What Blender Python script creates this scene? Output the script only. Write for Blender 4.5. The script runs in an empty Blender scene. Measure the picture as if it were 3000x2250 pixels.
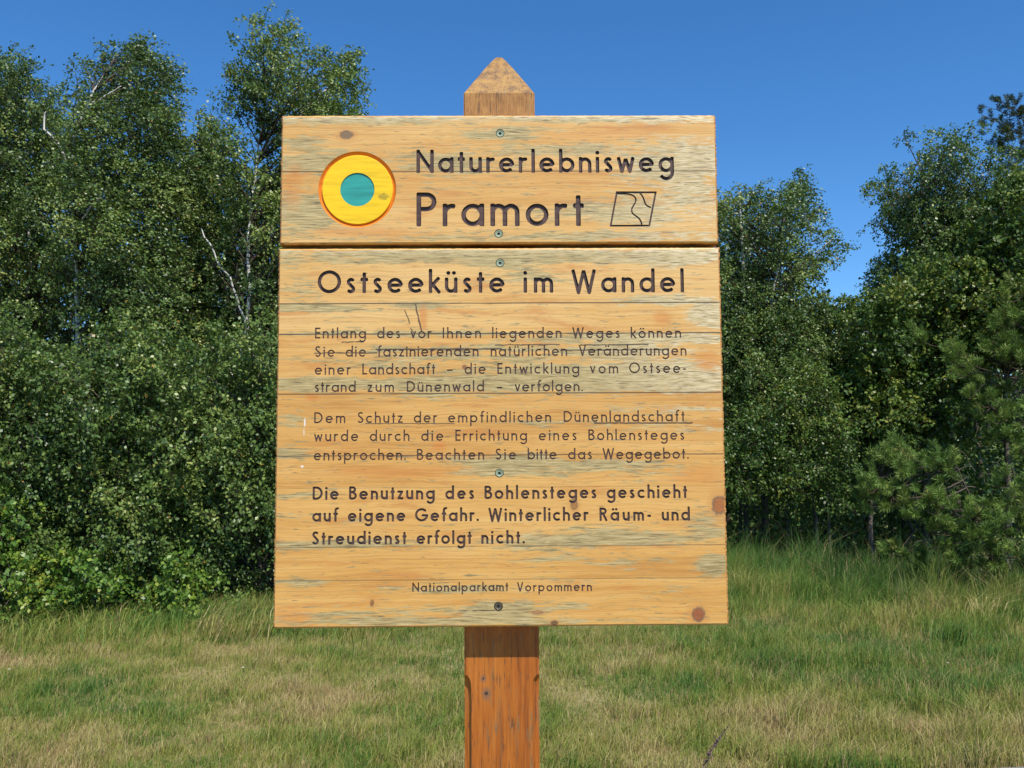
import bpy, math, random
import numpy as np
from mathutils import Vector, Matrix
from mathutils.geometry import delaunay_2d_cdt

C = bpy.context
S = C.scene
COL = S.collection
R = math.radians

# ------------------------------------------------------------------ camera
CAM = np.array([0.0022, -1.6220, 1.5865])
YAW, PITCH, ROLL, FPX = 0.011694, 0.079078, -0.005699, 2598.0
cd = bpy.data.cameras.new('camera')
cam = bpy.data.objects.new('camera', cd)
COL.objects.link(cam)
cd.sensor_width = 36.0
cd.lens = 36.0 * FPX / 3000.0
cd.clip_start, cd.clip_end = 0.05, 3000.0
FWD = Vector((math.sin(YAW) * math.cos(PITCH), math.cos(YAW) * math.cos(PITCH), math.sin(PITCH)))
RT = Vector((math.cos(YAW), -math.sin(YAW), 0))
UP = RT.cross(FWD)
R2 = math.cos(ROLL) * RT + math.sin(ROLL) * UP
U2 = R2.cross(FWD)
m = Matrix((R2, U2, -FWD)).transposed().to_4x4()
m.translation = Vector(CAM)
cam.matrix_world = m
S.camera = cam

# ------------------------------------------------------------------ sky, sun, exposure
SUN_EL, SUN_AZ = R(56), R(24)          # azimuth: to the right of straight behind the camera
w = bpy.data.worlds.new('World')
S.world = w
w.use_nodes = True
wn, wl = w.node_tree.nodes, w.node_tree.links
bg = wn['Background']
sky = wn.new('ShaderNodeTexSky')
sky.sky_type = 'NISHITA'
sky.sun_disc = False
sky.sun_elevation = SUN_EL
sky.sun_rotation = math.pi - SUN_AZ
sky.altitude = 0
sky.air_density = 0.85
sky.dust_density = 0.0
sky.ozone_density = 6.0
hs = wn.new('ShaderNodeHueSaturation')
hs.inputs['Saturation'].default_value = 1.2
hs.inputs['Value'].default_value = 1.1
wl.new(sky.outputs[0], hs.inputs['Color'])
wl.new(hs.outputs[0], bg.inputs[0])
bg.inputs[1].default_value = 0.133
sd = bpy.data.lights.new('sun', 'SUN')
sd.energy = 4.9
sd.angle = R(0.53)
sd.color = (1.0, 0.95, 0.86)
sun = bpy.data.objects.new('sun', sd)
COL.objects.link(sun)
TS = Vector((math.sin(SUN_AZ) * math.cos(SUN_EL), -math.cos(SUN_AZ) * math.cos(SUN_EL), math.sin(SUN_EL)))
sun.rotation_euler = TS.to_track_quat('Z', 'Y').to_euler()
S.view_settings.view_transform = 'Standard'
S.view_settings.look = 'None'
S.view_settings.exposure = 0.28
S.view_settings.gamma = 1.0

FV = 3000 / 2212.0


def at(fx, fy, Y):
    """point on the vertical plane y = Y seen at a photograph position"""
    u, v = fx * FV, fy * FV
    d = np.array(FWD) + (u - 1500) / FPX * np.array(R2) - (v - 1125) / FPX * np.array(U2)
    return CAM + (Y - CAM[1]) / d[1] * d


# ------------------------------------------------------------------ object helpers
def link(o, parent=None):
    COL.objects.link(o)
    if parent:
        o.parent = parent
    return o


def tag(o, label=None, cat=None, group=None, kind=None):
    for k, v in (('label', label), ('category', cat), ('group', group), ('kind', kind)):
        if v:
            o[k] = v
    return o


def empty(name, loc=(0, 0, 0)):
    o = bpy.data.objects.new(name, None)
    o.empty_display_size = 0.1
    o.location = loc
    return link(o)


def mesh(name, V, F, mats, parent=None, mi=None, smooth=False, fattr=None, vattr=None, origin=None):
    """V (n,3); F either list of tuples or (m,k) array"""
    V = np.asarray(V, dtype=np.float32)
    if origin is not None:
        V = V - np.asarray(origin, dtype=np.float32)
    me = bpy.data.meshes.new(name)
    if isinstance(F, np.ndarray):
        n, k = F.shape
        me.vertices.add(len(V))
        me.vertices.foreach_set('co', V.ravel())
        me.loops.add(n * k)
        me.loops.foreach_set('vertex_index', F.ravel().astype(np.int32))
        me.polygons.add(n)
        me.polygons.foreach_set('loop_start', np.arange(0, n * k, k, dtype=np.int32))
        me.polygons.foreach_set('loop_total', np.full(n, k, dtype=np.int32))
        me.update(calc_edges=True)
    else:
        me.from_pydata([tuple(map(float, v)) for v in V], [], F)
    me.validate()
    for mt in (mats if isinstance(mats, (list, tuple)) else [mats]):
        me.materials.append(mt)
    npoly = len(me.polygons)
    if mi is not None:
        me.polygons.foreach_set('material_index', np.asarray(mi, dtype=np.int32)[:npoly])
    if smooth:
        me.polygons.foreach_set('use_smooth', np.ones(npoly, dtype=bool))
    if fattr:
        for k, a in fattr.items():
            at_ = me.attributes.new(k, 'FLOAT', 'FACE')
            at_.data.foreach_set('value', np.asarray(a, dtype=np.float32))
    if vattr:
        for k, a in vattr.items():
            at_ = me.attributes.new(k, 'FLOAT', 'POINT')
            at_.data.foreach_set('value', np.asarray(a, dtype=np.float32))
    o = bpy.data.objects.new(name, me)
    link(o, parent)
    if origin is not None:
        o.location = origin
    return o


def tubes(P, rad, k=4, cap=False):
    """P (n,p,3) paths, rad (n,p) -> verts, quad faces"""
    P = np.asarray(P, float)
    rad = np.asarray(rad, float)
    n, p, _ = P.shape
    T = np.gradient(P, axis=1)
    T /= np.linalg.norm(T, axis=2, keepdims=True) + 1e-9
    ref = np.where(np.abs(T[..., 2:3]) > 0.9, np.array([1.0, 0, 0]), np.array([0, 0, 1.0]))
    A = np.cross(T, ref)
    A /= np.linalg.norm(A, axis=2, keepdims=True) + 1e-9
    B = np.cross(T, A)
    ang = np.arange(k) * 2 * np.pi / k
    V = (P[:, :, None, :] + rad[:, :, None, None] * (np.cos(ang)[None, None, :, None] * A[:, :, None, :]
                                                    + np.sin(ang)[None, None, :, None] * B[:, :, None, :]))
    idx = np.arange(n * p * k).reshape(n, p, k)
    a = idx[:, :-1, :]
    b = np.roll(idx, -1, axis=2)[:, :-1, :]
    c = np.roll(idx, -1, axis=2)[:, 1:, :]
    d = idx[:, 1:, :]
    F = np.stack([a, b, c, d], -1).reshape(-1, 4)
    return V.reshape(-1, 3), F


def join(parts):
    """[(V,F quads,mat index,tint)] -> V,F,mi,tint"""
    Vs, Fs, ms, ts, off = [], [], [], [], 0
    for V, F, mi, t in parts:
        Vs.append(V)
        Fs.append(F + off)
        off += len(V)
        ms.append(np.full(len(F), mi))
        ts.append(np.full(len(F), t) if np.isscalar(t) else t)
    return np.concatenate(Vs), np.concatenate(Fs), np.concatenate(ms), np.concatenate(ts)


def boxq(x0, x1, y0, y1, z0, z1):
    V = [(x0, y0, z0), (x1, y0, z0), (x1, y1, z0), (x0, y1, z0), (x0, y0, z1), (x1, y0, z1), (x1, y1, z1), (x0, y1, z1)]
    F = [(3, 2, 1, 0), (4, 5, 6, 7), (0, 1, 5, 4), (1, 2, 6, 5), (2, 3, 7, 6), (3, 0, 4, 7)]
    return V, F


# ------------------------------------------------------------------ node helpers
class NT:
    def __init__(self, name):
        self.m = bpy.data.materials.new(name)
        self.m.use_nodes = True
        self.t = self.m.node_tree
        self.b = self.t.nodes['Principled BSDF']
        self.out = self.t.nodes['Material Output']

    def n(self, typ, **kw):
        x = self.t.nodes.new(typ)
        for k, v in kw.items():
            setattr(x, k, v)
        return x

    def put(self, sock, v):
        if v is None:
            return
        if hasattr(v, 'is_output'):
            self.t.links.new(v, sock)
        else:
            sock.default_value = v

    def math(self, op, a, b=None, c=None, clamp=False):
        x = self.n('ShaderNodeMath', operation=op, use_clamp=clamp)
        for i, v in enumerate((a, b, c)):
            if v is not None:
                self.put(x.inputs[i], v)
        return x.outputs[0]

    def vmath(self, op, a, b=None):
        x = self.n('ShaderNodeVectorMath', operation=op)
        self.put(x.inputs[0], a)
        if b is not None:
            self.put(x.inputs[1], b)
        return x.outputs['Value'] if op == 'LENGTH' else x.outputs[0]

    def obj(self):
        return self.n('ShaderNodeTexCoord').outputs['Object']

    def attr(self, name):
        return self.n('ShaderNodeAttribute', attribute_name=name).outputs['Fac']

    def noise(self, vec, scale=1.0, detail=3.0, rough=0.55, dist=0.0):
        x = self.n('ShaderNodeTexNoise')
        self.put(x.inputs['Vector'], vec)
        x.inputs['Scale'].default_value = scale
        x.inputs['Detail'].default_value = detail
        x.inputs['Roughness'].default_value = rough
        x.inputs['Distortion'].default_value = dist
        return x.outputs[0]

    def ss(self, v, a, b, lo=0.0, hi=1.0):
        x = self.n('ShaderNodeMapRange', interpolation_type='SMOOTHSTEP')
        self.put(x.inputs[0], v)
        for i, q in enumerate((a, b, lo, hi)):
            x.inputs[i + 1].default_value = q
        return x.outputs[0]

    def mix(self, f, a, b, blend='MIX'):
        x = self.n('ShaderNodeMix', data_type='RGBA', blend_type=blend)
        self.put(x.inputs[0], f)
        for i, v in ((6, a), (7, b)):
            if isinstance(v, tuple):
                v = v + (1.0,) if len(v) == 3 else v
            self.put(x.inputs[i], v)
        return x.outputs[2]

    def ramp(self, f, stops, interp='LINEAR'):
        x = self.n('ShaderNodeValToRGB')
        x.color_ramp.interpolation = interp
        e = x.color_ramp.elements
        while len(e) < len(stops):
            e.new(0.5)
        for i, (p, c) in enumerate(stops):
            e[i].position = p
            e[i].color = tuple(c) + (1.0,) if len(c) == 3 else c
        self.put(x.inputs[0], f)
        return x.outputs[0]

    def set(self, color=None, rough=None, spec=None, metal=None, bump=None, bstr=0.3, bdist=0.01):
        if color is not None:
            self.put(self.b.inputs['Base Color'], color + (1.0,) if isinstance(color, tuple) and len(color) == 3 else color)
        if rough is not None:
            self.put(self.b.inputs['Roughness'], rough)
        if spec is not None:
            self.put(self.b.inputs['Specular IOR Level'], spec)
        if metal is not None:
            self.put(self.b.inputs['Metallic'], metal)
        if bump is not None:
            x = self.n('ShaderNodeBump')
            x.inputs['Strength'].default_value = bstr
            x.inputs['Distance'].default_value = bdist
            self.put(x.inputs['Height'], bump)
            self.t.links.new(x.outputs[0], self.b.inputs['Normal'])
        return self.m


# ------------------------------------------------------------------ materials of the sign
SEAMS = [2.1141, 1.8651, 1.8085, 1.6982, 1.5853, 1.5271, 1.421, 1.362]
KNOTS = [  # x, z, rx, rz, colour
    (-0.2862, 2.1846, 0.011, 0.0075, (0.19, 0.13, 0.07)),
    (0.1328, 1.4949, 0.006, 0.009, (0.36, 0.15, 0.035)),
    (0.3977, 1.4920, 0.0125, 0.0155, (0.36, 0.11, 0.03)),
    (0.3547, 1.2969, 0.011, 0.0115, (0.30, 0.075, 0.03)),
    (-0.2325, 1.3213, 0.003, 0.0055, (0.26, 0.11, 0.03)),
    (0.0649, 1.3027, 0.009, 0.003, (0.42, 0.19, 0.07)),
    (-0.0660, 1.7469, 0.0035, 0.0035, (0.25, 0.10, 0.04)),
    (0.095, 1.284, 0.006, 0.004, (0.12, 0.06, 0.02)),
]


CRACKS = ((-0.2293, 1.7797, 0.0027, 1.78, 0.0009), (-0.3419, 1.7739, -0.2261, 1.7734, 0.0007), (-0.0098, 1.787, 0.1097, 1.7878, 0.0007), (0.1474, 1.7863, 0.2735, 1.7871, 0.0008), (0.1096, 1.777, 0.3112, 1.7774, 0.0007), (-0.292, 1.7933, -0.2513, 1.7944, 0.0006), (0.1708, 1.6425, 0.3524, 1.6419, 0.0009), (-0.2471, 1.6438, -0.0834, 1.6429, 0.0005), (-0.0517, 1.3066, -0.0118, 1.3069, 0.0005))


def board_material():
    t = NT('golden_glazed_pine')
    o = t.obj()
    sp = t.n('ShaderNodeSeparateXYZ')
    t.put(sp.inputs[0], o)
    X, Z = sp.outputs[0], sp.outputs[2]
    # every glued plank has its own grain
    zz = t.ss(Z, 1.27, 2.23)
    zz = t.math('DIVIDE', t.math('SUBTRACT', Z, 1.27), 0.96)
    cuts = sorted([1.27] + SEAMS + [1.973, 2.05])
    rnd = random.Random(4)
    pid = t.ramp(zz, [((c - 1.27) / 0.96, (rnd.random(),) * 3) for c in cuts], 'CONSTANT')
    wob = t.math('MULTIPLY', t.math('SUBTRACT', t.noise(o, 7.0, 2), 0.5), 0.016)
    zw = t.math('ADD', Z, wob)
    # knots push the grain aside
    for (kx, kz, rx, rz, kc) in KNOTS[:4]:
        d = t.vmath('SUBTRACT', o, (kx, 0, kz))
        d = t.vmath('MULTIPLY', d, (1 / (rx * 3.6), 0, 1 / (rz * 3.0)))
        ln = t.vmath('LENGTH', d)
        s2 = t.n('ShaderNodeSeparateXYZ')
        t.put(s2.inputs[0], d)
        push = t.math('MULTIPLY', t.math('MULTIPLY', s2.outputs[2], t.ss(ln, 1.0, 0.0)), -0.012)
        zw = t.math('ADD', zw, push)
    off = t.math('MULTIPLY', pid, 37.0)

    def co(sx, sz, k=0.0):
        c = t.n('ShaderNodeCombineXYZ')
        t.put(c.inputs[0], t.math('MULTIPLY_ADD', X, sx, off))
        c.inputs[1].default_value = k
        t.put(c.inputs[2], t.math('MULTIPLY', zw, sz))
        return c.outputs[0]

    broad = t.noise(co(2.2, 16), 1, 3, 0.55)
    mid = t.noise(co(3.0, 90, 3), 1, 4, 0.6)
    fine = t.noise(co(9.0, 420, 5), 1, 3, 0.6)
    hair = t.noise(co(22.0, 900, 9), 1, 2, 0.6)
    base = t.ramp(t.math('MULTIPLY_ADD', pid, 0.22, t.math('MULTIPLY_ADD', mid, 0.45, t.math('MULTIPLY', broad, 0.5))),
                  [(0.36, (0.48, 0.215, 0.042)), (0.48, (0.62, 0.325, 0.080)), (0.60, (0.68, 0.385, 0.112)), (0.76, (0.74, 0.47, 0.175))])
    base = t.mix(t.ss(fine, 0.42, 0.70, 0, 0.30), base, (0.36, 0.155, 0.04))
    base = t.mix(t.ss(hair, 0.5, 0.75, 0, 0.18), base, (0.75, 0.53, 0.28))
    ring = t.ss(t.noise(co(1.3, 330, 70), 1, 2, 0.5), 0.52, 0.66, 0, 0.34)
    base = t.mix(ring, base, (0.40, 0.18, 0.045))
    # orange resin flames
    fl = t.ss(t.noise(co(6, 42, 12), 1, 4, 0.65), 0.53, 0.68, 0, 0.6)
    base = t.mix(fl, base, (0.52, 0.20, 0.045))
    # weathering where the glaze is worn off
    wa = t.attr('weathering')
    n0 = t.noise(co(5, 40, 18), 1, 3, 0.6)
    n1 = t.noise(co(15, 125, 20), 1, 4, 0.62)
    n2 = t.noise(co(42, 430, 25), 1, 3, 0.6)
    wsum = t.math('MULTIPLY_ADD', wa, 0.52, t.math('MULTIPLY_ADD', n0, 0.40, t.math('MULTIPLY_ADD', n1, 0.70, t.math('MULTIPLY', n2, 0.50))))
    wm = t.ss(wsum, 0.915, 1.03)
    grey = t.ramp(t.noise(co(20, 330, 31), 1, 4, 0.65),
                  [(0.34, (0.13, 0.11, 0.048)), (0.48, (0.33, 0.275, 0.125)), (0.62, (0.52, 0.43, 0.22))])
    pale = t.attr('bleach')
    grey = t.mix(t.math('MULTIPLY', pale, t.ss(n2, 0.35, 0.65), clamp=True), grey, (0.80, 0.70, 0.48))
    col = t.mix(t.math('MULTIPLY', wm, 0.80), base, grey)
    # open dark cracks in the worn grain
    cr = t.ss(t.noise(co(20, 400, 40), 1, 3, 0.55), 0.585, 0.66)
    cr = t.math('MULTIPLY', cr, t.math('MULTIPLY_ADD', wm, 0.66, 0.10))
    col = t.mix(cr, col, (0.085, 0.066, 0.038))
    # short dark flecks
    fk = t.ss(t.noise(co(38, 380, 50), 1, 2, 0.5), 0.655, 0.72, 0, 0.6)
    col = t.mix(fk, col, (0.12, 0.085, 0.045))
    # short grey dashes where single grain lines have opened, all over the boards
    ds = t.ss(t.noise(co(24, 210, 60), 1, 3, 0.6), 0.585, 0.655)
    ds = t.math('MULTIPLY', ds, t.ss(t.noise(co(4, 22, 66), 1, 3, 0.6), 0.40, 0.58, 0.12, 0.85))
    col = t.mix(ds, col, t.mix(t.ss(n2, 0.42, 0.58), (0.17, 0.145, 0.075), (0.36, 0.30, 0.155)))
    # warm flames beside the knots and drying cracks
    for (ox, oz, rx, rz, am) in ((-0.142, 1.838, 0.010, 0.030, 0.7), (-0.112, 1.603, 0.016, 0.011, 0.9), (-0.345, 1.692, 0.016, 0.006, 0.9), (-0.05, 1.585, 0.06, 0.008, 0.4), (0.382, 1.757, 0.03, 0.022, 0.6), (0.30, 1.835, 0.02, 0.016, 0.6),
                                 (-0.385, 2.085, 0.02, 0.05, 0.5), (-0.25, 2.0, 0.10, 0.012, 0.5), (0.36, 1.545, 0.06, 0.02, 0.5), (-0.18, 1.555, 0.14, 0.014, 0.5), (-0.37, 1.30, 0.04, 0.02, 0.5), (0.2, 2.185, 0.14, 0.012, 0.35)):
        d = t.vmath('LENGTH', t.vmath('MULTIPLY', t.vmath('SUBTRACT', o, (ox, 0, oz)), (1 / rx, 0, 1 / rz)))
        d = t.math('MULTIPLY_ADD', t.math('SUBTRACT', n1, 0.5), 1.2, d)
        col = t.mix(t.ss(d, 1.25, 0.3, 0, am), col, t.mix(t.ss(fine, 0.4, 0.65), (0.62, 0.25, 0.055), (0.50, 0.185, 0.035)))
    # glue seams
    for s, st in zip(SEAMS, (0.9, 0.95, 1.0, 0.9, 0.8, 0.25, 0.5, 0.5)):
        d = t.math('ABSOLUTE', t.math('SUBTRACT', t.math('MULTIPLY_ADD', wob, 0.09, Z), s + 0.0))
        q = t.ss(d, 0.0004, 0.0016, st, 0)
        q = t.math('MULTIPLY', q, t.ss(t.noise(co(9, 3, s * 10), 1, 2), 0.25, 0.5, 0.35, 1.0))
        col = t.mix(q, col, (0.055, 0.036, 0.018))
    for (kx, kz, rx, rz, kc) in KNOTS:
        d = t.vmath('MULTIPLY', t.vmath('SUBTRACT', o, (kx, 0, kz)), (1 / rx, 0, 1 / rz))
        ln = t.math('MULTIPLY_ADD', t.math('SUBTRACT', t.noise(o, 160, 3), 0.5), 0.9, t.vmath('LENGTH', d))
        col = t.mix(t.ss(ln, 2.6, 0.9, 0, 0.55), col, (0.50, 0.22, 0.06))
        col = t.mix(t.ss(ln, 1.12, 0.80, 0, 0.85), col, kc)
        rim = t.ss(t.math('ABSOLUTE', t.math('SUBTRACT', ln, 1.0)), 0.26, 0.06, 0, 0.65)
        col = t.mix(rim, col, (0.17, 0.115, 0.07))
        ring = t.math('SINE', t.math('MULTIPLY', ln, 17.0))
        col = t.mix(t.math('MULTIPLY', t.ss(ring, 0.1, 0.9, 0, 0.45), t.ss(ln, 1.25, 0.95)), col, (0.10, 0.055, 0.03))
    # drying cracks
    for (ax, az, bx, bz, wd) in CRACKS + ((-0.1566, 1.8640, -0.1445, 1.8120, 0.0008), (-0.1760, 1.8540, -0.1660, 1.8270, 0.0006), (-0.1655, 1.8190, -0.1590, 1.8100, 0.0006)):
        L = math.hypot(bx - ax, bz - az)
        ux, uz = (bx - ax) / L, (bz - az) / L
        along = t.math('ADD', t.math('MULTIPLY', t.math('SUBTRACT', X, ax), ux), t.math('MULTIPLY', t.math('SUBTRACT', Z, az), uz))
        perp = t.math('ADD', t.math('MULTIPLY', t.math('SUBTRACT', X, ax), -uz), t.math('MULTIPLY', t.math('SUBTRACT', Z, az), ux))
        perp = t.math('ABSOLUTE', t.math('MULTIPLY_ADD', t.math('SUBTRACT', t.noise(o, 90, 2), 0.5), 0.004, perp))
        q = t.math('MULTIPLY', t.ss(perp, wd, wd * 2.4, 0.9, 0), t.math('MULTIPLY', t.ss(along, -0.001, 0.001), t.ss(along, L + 0.001, L - 0.001)))
        col = t.mix(q, col, (0.07, 0.045, 0.025))
    # white drip beside the second paragraph, white scratch near the top
    for (cx, cz, rx, rz) in ((-0.3572, 1.6465, 0.0018, 0.0085), (-0.3585, 1.6290, 0.0010, 0.007), (-0.3607, 1.5665, 0.0032, 0.0025)):
        d = t.vmath('LENGTH', t.vmath('MULTIPLY', t.vmath('SUBTRACT', o, (cx, 0, cz)), (1 / rx, 0, 1 / rz)))
        d = t.math('MULTIPLY_ADD', t.math('SUBTRACT', t.noise(o, 220, 2), 0.5), 1.1, d)
        col = t.mix(t.ss(d, 1.1, 0.5, 0, 0.8), col, (0.78, 0.74, 0.72))
    hgt = t.math('SUBTRACT', t.math('ADD', t.math('MULTIPLY', fine, 0.5), t.math('MULTIPLY', hair, 0.25)), t.math('MULTIPLY', cr, 0.9))
    t.set(col, t.ss(wm, 0, 1, 0.42, 0.62), 0.5, bump=hgt, bstr=0.35, bdist=0.0012)
    return t.m


def edge_material():
    t = NT('golden_end_grain')
    o = t.obj()
    n1 = t.noise(t.vmath('MULTIPLY', o, (30, 30, 230)), 1, 3)
    n2 = t.noise(o, 25, 3)
    col = t.ramp(t.math('MULTIPLY_ADD', n2, 0.4, t.math('MULTIPLY', n1, 0.6)), [(0.34, (0.20, 0.085, 0.018)), (0.5, (0.45, 0.20, 0.045)), (0.68, (0.60, 0.34, 0.11))])
    return t.set(col, 0.5, 0.4, bump=n1, bstr=0.6, bdist=0.002)


def post_material():
    t = NT('orange_brown_glazed_post')
    o = t.obj()
    sp = t.n('ShaderNodeSeparateXYZ')
    t.put(sp.inputs[0], o)
    Z = sp.outputs[2]
    c1 = t.vmath('MULTIPLY', o, (38, 38, 2.2))
    c2 = t.vmath('MULTIPLY', o, (260, 260, 11))
    c3 = t.vmath('MULTIPLY', o, (420, 420, 42))
    a, b, c = t.noise(c1, 1, 4), t.noise(c2, 1, 4, 0.6), t.noise(c3, 1, 3)
    col = t.ramp(t.math('MULTIPLY_ADD', b, 0.5, t.math('MULTIPLY', a, 0.5)),
                 [(0.34, (0.24, 0.060, 0.008)), (0.5, (0.39, 0.112, 0.013)), (0.66, (0.48, 0.170, 0.026))])
    top = t.ss(Z, 2.0, 2.24)
    colt = t.ramp(t.math('MULTIPLY_ADD', c, 0.6, t.math('MULTIPLY', t.noise(o, 30, 3), 0.4)),
                  [(0.34, (0.17, 0.075, 0.018)), (0.5, (0.34, 0.155, 0.036)), (0.66, (0.45, 0.235, 0.062))])
    tipc = t.ramp(t.noise(o, 60, 4), [(0.36, (0.20, 0.10, 0.032)), (0.52, (0.33, 0.17, 0.044)), (0.68, (0.42, 0.225, 0.052))])
    colt = t.mix(t.ss(Z, 2.279, 2.284), colt, tipc)
    col = t.mix(top, col, colt)
    # grey worn streaks, mostly down the middle and the right of the shaft
    X = sp.outputs[0]
    side = t.math('ADD', t.ss(t.math('ABSOLUTE', t.math('SUBTRACT', X, 0.002)), 0.016, 0.0, 0, 0.10), t.ss(X, 0.025, 0.06, 0, 0.10))
    side = t.math('MULTIPLY', side, t.ss(Z, 1.19, 1.12))
    wm = t.ss(t.math('ADD', t.noise(t.vmath('MULTIPLY', o, (110, 110, 9)), 1, 4, 0.7), side), 0.575, 0.70, 0, 0.8)
    col = t.mix(wm, col, t.mix(top, (0.19, 0.135, 0.065), (0.22, 0.18, 0.10)))
    dk = t.ss(t.noise(t.vmath('MULTIPLY', o, (300, 300, 26)), 1, 3), 0.585, 0.68, 0, 0.7)
    col = t.mix(dk, col, (0.07, 0.045, 0.03))
    # the joint between the two halves of the post and two small bark knots
    seam = t.ss(t.math('ABSOLUTE', t.math('MULTIPLY_ADD', t.noise(o, 20, 2), 0.006, t.math('SUBTRACT', X, 0.001))), 0.0004, 0.0022, 0.5, 0)
    seam = t.math('MULTIPLY', seam, t.ss(Z, 1.19, 1.10))
    col = t.mix(seam, col, (0.10, 0.08, 0.045))
    for (kx, kz, r) in ((-0.0340, 1.1770, 0.0045), (-0.0285, 1.1500, 0.0075)):
        d = t.vmath('LENGTH', t.vmath('MULTIPLY', t.vmath('SUBTRACT', o, (kx, 0, kz)), (1 / r, 0, 0.7 / r)))
        d = t.math('MULTIPLY_ADD', t.math('SUBTRACT', t.noise(o, 250, 3), 0.5), 1.2, d)
        col = t.mix(t.ss(d, 1.6, 0.5, 0, 0.7), col, (0.16, 0.10, 0.065))
        col = t.mix(t.ss(d, 0.5, 0.2, 0, 0.9), col, (0.04, 0.025, 0.02))
    hg = t.math('SUBTRACT', b, t.math('MULTIPLY', dk, 0.7))
    return t.set(col, 0.5, 0.4, bump=hg, bstr=0.4, bdist=0.002)


def paint(name, col, var=0.12, rough=0.5):
    t = NT(name)
    o = t.obj()
    n = t.noise(t.vmath('MULTIPLY', o, (14, 40, 120)), 1, 4)
    lo = tuple(c * (1 - var * 2) for c in col)
    hi = tuple(min(1, c * (1 + var)) for c in col)
    c = t.ramp(n, [(0.3, lo), (0.52, col), (0.72, hi)])
    return t.set(c, rough, 0.4, bump=n, bstr=0.4, bdist=0.0015)


M_BOARD = board_material()
M_EDGE = edge_material()
M_POST = post_material()
M_LETTER = paint('dark_brown_letter_paint', (0.080, 0.042, 0.035), 0.25, 0.6)
M_YEL = paint('yellow_paint', (0.83, 0.52, 0.004), 0.09, 0.5)
_t = NT('tmp')
_t.m, _t.t = M_YEL, M_YEL.node_tree
_t.b = _t.t.nodes['Principled BSDF']
_o = _t.obj()
_d = _t.vmath('LENGTH', _t.vmath('MULTIPLY', _t.vmath('SUBTRACT', _o, (-0.2150, 0, 2.0665)), (1 / 0.0125, 0, 1 / 0.0085)))
_d = _t.math('MULTIPLY_ADD', _t.math('SUBTRACT', _t.noise(_o, 230, 4), 0.5), 1.9, _d)
_src = _t.b.inputs['Base Color'].links[0].from_socket
_t.put(_t.b.inputs['Base Color'], _t.mix(_t.ss(_d, 1.0, 0.4, 0, 0.62), _src, (0.20, 0.16, 0.02)))
M_TEAL = paint('teal_paint', (0.025, 0.30, 0.26), 0.11, 0.5)
M_ORA = paint('orange_paint', (0.72, 0.20, 0.018), 0.06, 0.45)


def metal_material(name, c, rough, metal):
    t = NT(name)
    n = t.noise(t.obj(), 400, 3)
    col = t.mix(t.ss(n, 0.4, 0.65, 0, 0.7), c, tuple(v * 0.5 for v in c))
    return t.set(col, rough, 0.5, metal)


M_ZINC = metal_material('green_grey_zinc', (0.30, 0.36, 0.25), 0.6, 0.1)
M_RUST = metal_material('dull_brown_steel', (0.13, 0.105, 0.07), 0.6, 0.4)
M_DARK = metal_material('dark_socket', (0.02, 0.03, 0.03), 0.6, 0.3)

# ------------------------------------------------------------------ router lettering
XH = 0.665


def arc(cx, cy, r, a0, a1, n=None):
    n = n or max(6, int(abs(a1 - a0) / 11))
    return [(cx + r * math.cos(R(a0 + (a1 - a0) * i / n)), cy + r * math.sin(R(a0 + (a1 - a0) * i / n))) for i in range(n + 1)]


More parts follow.
